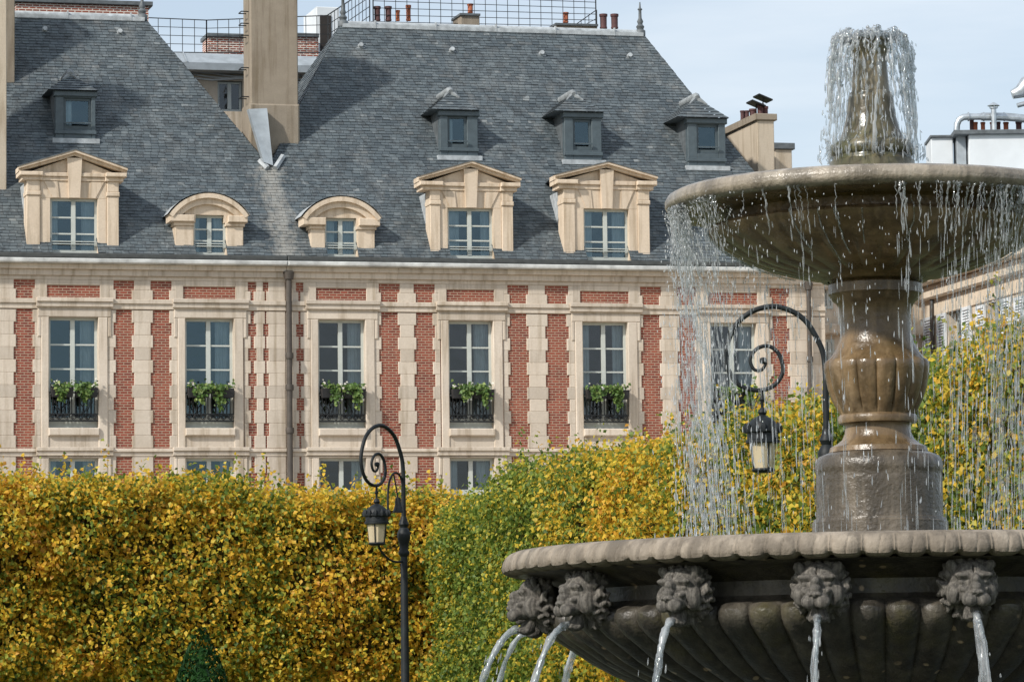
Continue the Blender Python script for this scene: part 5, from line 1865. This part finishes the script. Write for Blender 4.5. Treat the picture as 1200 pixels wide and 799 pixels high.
# ================================================================== RUNNING WATER
class Water:
    """collects droplets and strands as arrays"""
    def __init__(s): s.v = []; s.f = []; s.n = 0
    def strand(s, pts, rad, k=6):
        pts = np.asarray(pts, float); m = len(pts)
        t = np.gradient(pts, axis=0); t = norm(t)
        ref = np.array([.31, .87, .2]); x = norm(np.cross(t, ref)); y = np.cross(t, x)
        an = np.arange(k) * 2 * PI / k
        ring = pts[:, None, :] + (x[:, None, :] * np.cos(an)[None, :, None] + y[:, None, :] * np.sin(an)[None, :, None]) * np.asarray(rad)[:, None, None]
        i = np.arange(m - 1)[:, None]; j = np.arange(k)[None, :]
        a = i * k + j; b = i * k + (j + 1) % k
        s.v.append(ring.reshape(-1, 3)); s.f.append(np.stack([a, b, b + k, a + k], 2).reshape(-1, 4) + s.n)
        s.n += m * k
    def drop(s, c, L, r, dirv, k=6):
        d = np.asarray(dirv) / np.linalg.norm(dirv)
        t = np.array([-.5, -.42, -.2, .1, .35, .47, .5])
        rr = np.array([.05, .35, .7, 1.0, .85, .5, .05]) * r
        s.strand(np.asarray(c)[None, :] + d[None, :] * (t * L)[:, None], rr, k)
    def build(s, name, mat, loc=FC):
        v = np.concatenate(s.v); f = np.concatenate(s.f)
        me = np_mesh(name, v, f); me.materials.append(mat)
        me.polygons.foreach_set('use_smooth', [True] * len(me.polygons))
        o = bpy.data.objects.new(name, me); COL.objects.link(o); o.location = loc
        return o

# jets from the lion mouths
JLAB = {0: ('water jet pouring from the rightmost visible lion mouth', 1.0, .42), 15: ('water jet pouring from the lion mouth left of the fountain axis, second from the right', 1.0, .40),
        14: ('water jet pouring from the middle lion of the five', 1.0, .62), 13: ('water jet arching from the second lion from the left', 1.0, .78),
        12: ('water jet arching from the leftmost lion mouth', 1.0, .80), 11: ('thin water jet behind the leftmost jet, from a hidden lion', .8, .66), 10: ('short stretch of water jet seen below the basin between two front jets', .8, .62)}
for idx, (lab, sc, v0) in JLAB.items():
    a, r0, z0 = MOUTHS[idx]
    rng = np.random.default_rng(idx + 90)
    wj = Water()
    for st in range(3):
        t = np.linspace(0, .58, 60)
        off = rng.normal(0, .006, 2) if st else (0, 0)
        wob = .004 * np.cumsum(rng.normal(0, 1, 60)) * .25
        rr = r0 - .02 + (v0 + off[0] * 6) * t
        zz = z0 - .02 + .5 * 0 - 4.9 * t * t - .05 * t + off[1]
        an = a + wob / r0 * 1.2 + off[0] * .5
        pts = np.stack([rr * np.cos(an), rr * np.sin(an), zz], 1)
        rad = (.017 if st == 0 else .010) * sc * (1 - .35 * t / .58) * (1 + .16 * np.sin(t * 70 + st * 2) + .10 * rng.normal(0, 1, 60))
        keep = zz > .33
        wj.strand(pts[keep], np.clip(rad[keep], .004, .05), 10)
    for _ in range(26):
        t = rng.uniform(.15, .55)
        rr = r0 + v0 * t; an = a + rng.normal(0, .014 * (1 + t))
        zz = z0 - .02 - 4.9 * t * t
        if zz < .36: continue
        wj.drop((rr * math.cos(an), rr * math.sin(an), zz + rng.normal(0, .03)), rng.uniform(.015, .05), rng.uniform(.002, .005), (v0 * math.cos(a) * .5, v0 * math.sin(a) * .5, -9.8 * t))
    o = wj.build('water_jet', M['water_jet'])
    tag(o, lab, 'water jet', 'jets from the lion mouths')

# curtain falling from the upper lip
def curtain():
    rng = np.random.default_rng(77)
    W_ = Water()
    zlip = ZF(247); Rl_ = 241 * K4; zend = ZF(640)
    n = 105
    th = rng.uniform(0, 2 * PI, n)
    extra = rng.normal(math.radians(193), .24, 62)         # the lip spills most on the left
    extra2 = rng.normal(math.radians(-50), .20, 70)
    th = np.concatenate([th, extra, extra2])
    for q in th:
        heavy = abs((q - math.radians(190) + PI) % (2 * PI) - PI) < .45
        vr = rng.uniform(-.35, .05) - (.12 if heavy else 0)
        wind = rng.normal(-.05 if math.cos(q) > .3 else .03, .04)
        r0 = Rl_ + rng.normal(0, .006)
        flow = rng.choice([.35, .7, 1.15], p=[.42, .40, .18]) * (1.25 if heavy else 1)
        def pos(t):
            r = r0 + vr * t * (1 - .25 * t)
            return np.array([r * math.cos(q) + wind * t, r * math.sin(q), zlip - 4.9 * t * t - .12 * t])
        # ragged rope just under the lip
        tb = rng.uniform(.10, .24)
        m = 16
        ts = np.linspace(0, tb, m)
        pts = np.array([pos(t) for t in ts]) + rng.normal(0, .0035, (m, 3))
        rad = .0050 * flow * (1 - .55 * ts / tb) * (1 + .45 * rng.normal(0, 1, m).clip(-1, 1)); rad[-1] = .001
        W_.strand(pts, np.clip(rad, .0015, .02), 6)
        t = tb * rng.uniform(.6, 1.1)
        while True:
            t += rng.exponential(.032) + .004
            c = pos(t)
            if c[2] < zend: break
            vel = 9.8 * t
            L = min(.24, (.012 + vel * rng.uniform(.004, .045)))
            r = rng.uniform(.0014, .0038) * (flow ** .5)
            c = c + np.array([rng.normal(0, .014 + .02 * t), rng.normal(0, .014 + .02 * t), 0])
            W_.drop(c, L, r, (vr * math.cos(q) + wind + rng.normal(0, .05), vr * math.sin(q), -vel))
    S_ = Water()
    for _ in range(3600):
        k_ = rng.random()
        q = rng.normal(math.radians(195), .30) if k_ < .42 else (rng.normal(math.radians(-48), .25) if k_ < .62 else rng.uniform(0, 2 * PI))
        t = .58 * rng.random() ** .7
        r = Rl_ - rng.uniform(-.05, .38) * t + rng.normal(0, .012 + .03 * t)
        z = zlip - 4.9 * t * t - .12 * t + rng.normal(0, .02)
        if z < zend: continue
        S_.drop((r * math.cos(q), r * math.sin(q), z), rng.uniform(.006, .012 + .05 * t), rng.uniform(.0012, .0028), (rng.normal(0, .12), rng.normal(0, .12), -1 - 2 * t), 5)
    o = S_.build('water_spray', M['water_spray'])
    tag(o, 'bright droplets of spray scattered among the falling water strands', 'spray', None, 'stuff')
    # water clinging to the underside and dropping off the bowl
    und = pxprof([(62, 331), (92, 323), (125, 314), (152, 303), (172, 291), (185, 281), (193, 270), (194, 264), (191, 259), (197, 252), (226, 248), (240, 248)])[::-1]
    ur = np.array([p[0] for p in und]); uz = np.array([p[1] for p in und])
    for _ in range(64):
        q = rng.uniform(0, 2 * PI)
        n_ = rng.integers(6, 12)
        s0 = rng.uniform(0, 5); ss = s0 + np.linspace(0, rng.uniform(1.5, 5.5), n_); ss = ss[ss < len(ur) - 1]
        if len(ss) < 4: continue
        rr = np.interp(ss, np.arange(len(ur)), ur) + .004; zz = np.interp(ss, np.arange(len(uz)), uz) - .006
        qq = q + np.cumsum(rng.normal(0, .006, len(ss)))
        W_.strand(np.stack([rr * np.cos(qq), rr * np.sin(qq), zz], 1), np.full(len(ss), .0026) * rng.uniform(.6, 1.7), 6)
        r1, z1, q1 = rr[-1], zz[-1], qq[-1]
        t = .02
        while True:
            t += rng.exponential(.034) + .004
            z = z1 - 4.9 * t * t
            if z < zend: break
            if t < .5 and r1 < .62 * 0: break
            W_.drop((r1 * math.cos(q1) + rng.normal(0, .006 + .01 * t), r1 * math.sin(q1) + rng.normal(0, .006 + .01 * t), z), min(.13, .012 + 9.8 * t * rng.uniform(.004, .02)), rng.uniform(.0014, .0032), (0, 0, -1))
    o = W_.build('falling_water', M['water_drop'])
    return tag(o, 'curtain of broken water strands falling from the upper basin into the lower one', 'falling water', None, 'stuff')
curtain()

# plume over the nozzle
def plume():
    rng = np.random.default_rng(8)
    W_ = Water()
    ztop = ZF(39); H = ztop - ZF(188)
    def path(q, R, s):
        r = .07 + (R - .07) * np.power(np.maximum(s, .0), .25)
        z = ztop - H * (s ** 1.9) + .012 * np.sin(q * 7) * (1 - s)
        return r, z
    for i in range(125):
        q = 2 * PI * (i + rng.uniform(-.5, .5)) / 125
        R = rng.normal(.212, .013)
        s0 = rng.choice([.02, rng.uniform(.05, .6)]); s1 = min(1.0, s0 + rng.uniform(.15, .75))
        m = 24
        s = np.linspace(s0, s1, m)
        r, z = path(q, R, s)
        qq = q + np.cumsum(rng.normal(0, .022, m))
        base = rng.choice([.0022, .004, .0075], p=[.4, .4, .2]) * rng.uniform(.7, 1.3)
        rad = base * (1 + .5 * np.sin(s * 34 + rng.uniform(0, 6))) * (1 + .35 * rng.normal(0, 1, m))
        rad = np.clip(rad, .0010, .014); rad[0] = rad[-1] = .0008
        W_.strand(np.stack([r * np.cos(qq), r * np.sin(qq), z], 1), rad, 6)
    for i in range(1150):
        q = rng.uniform(0, 2 * PI); R = rng.normal(.215, .016)
        s = rng.random() ** .75
        r, z = path(q, R, np.array([s])); r = r[0]; z = z[0] + rng.normal(0, .008)
        r2, z2 = path(q, R, np.array([min(1.05, s + .06)]))
        W_.drop((r * math.cos(q), r * math.sin(q), z), rng.uniform(.008, .016 + .06 * s), rng.uniform(.0014, .0048), ((r2[0] - r) * math.cos(q), (r2[0] - r) * math.sin(q), z2[0] - z - .004))
    # boiling crown
    for i in range(420):
        q = rng.uniform(0, 2 * PI); r = .135 * math.sqrt(rng.random())
        z = ztop - .004 - (r / .14) ** 2 * .03 + rng.normal(0, .006)
        W_.drop((r * math.cos(q), r * math.sin(q), z), rng.uniform(.02, .05), rng.uniform(.003, .008), (math.cos(q + 1.3), math.sin(q + 1.3), rng.normal(0, .5)))
    # splash at the foot of the nozzle
    for i in range(160):
        q = rng.uniform(0, 2 * PI); r = rng.uniform(.17, .27)
        h = abs(rng.normal(0, .05))
        W_.drop((r * math.cos(q), r * math.sin(q), ZF(188) + h), rng.uniform(.008, .05), rng.uniform(.002, .005), (rng.normal(0, .6), rng.normal(0, .6), 1))
    o = W_.build('water_plume', M['water_plume'])
    return tag(o, 'dome of bubbling water spilling down round the top nozzle of the fountain', 'water plume', None, 'stuff')
plume()
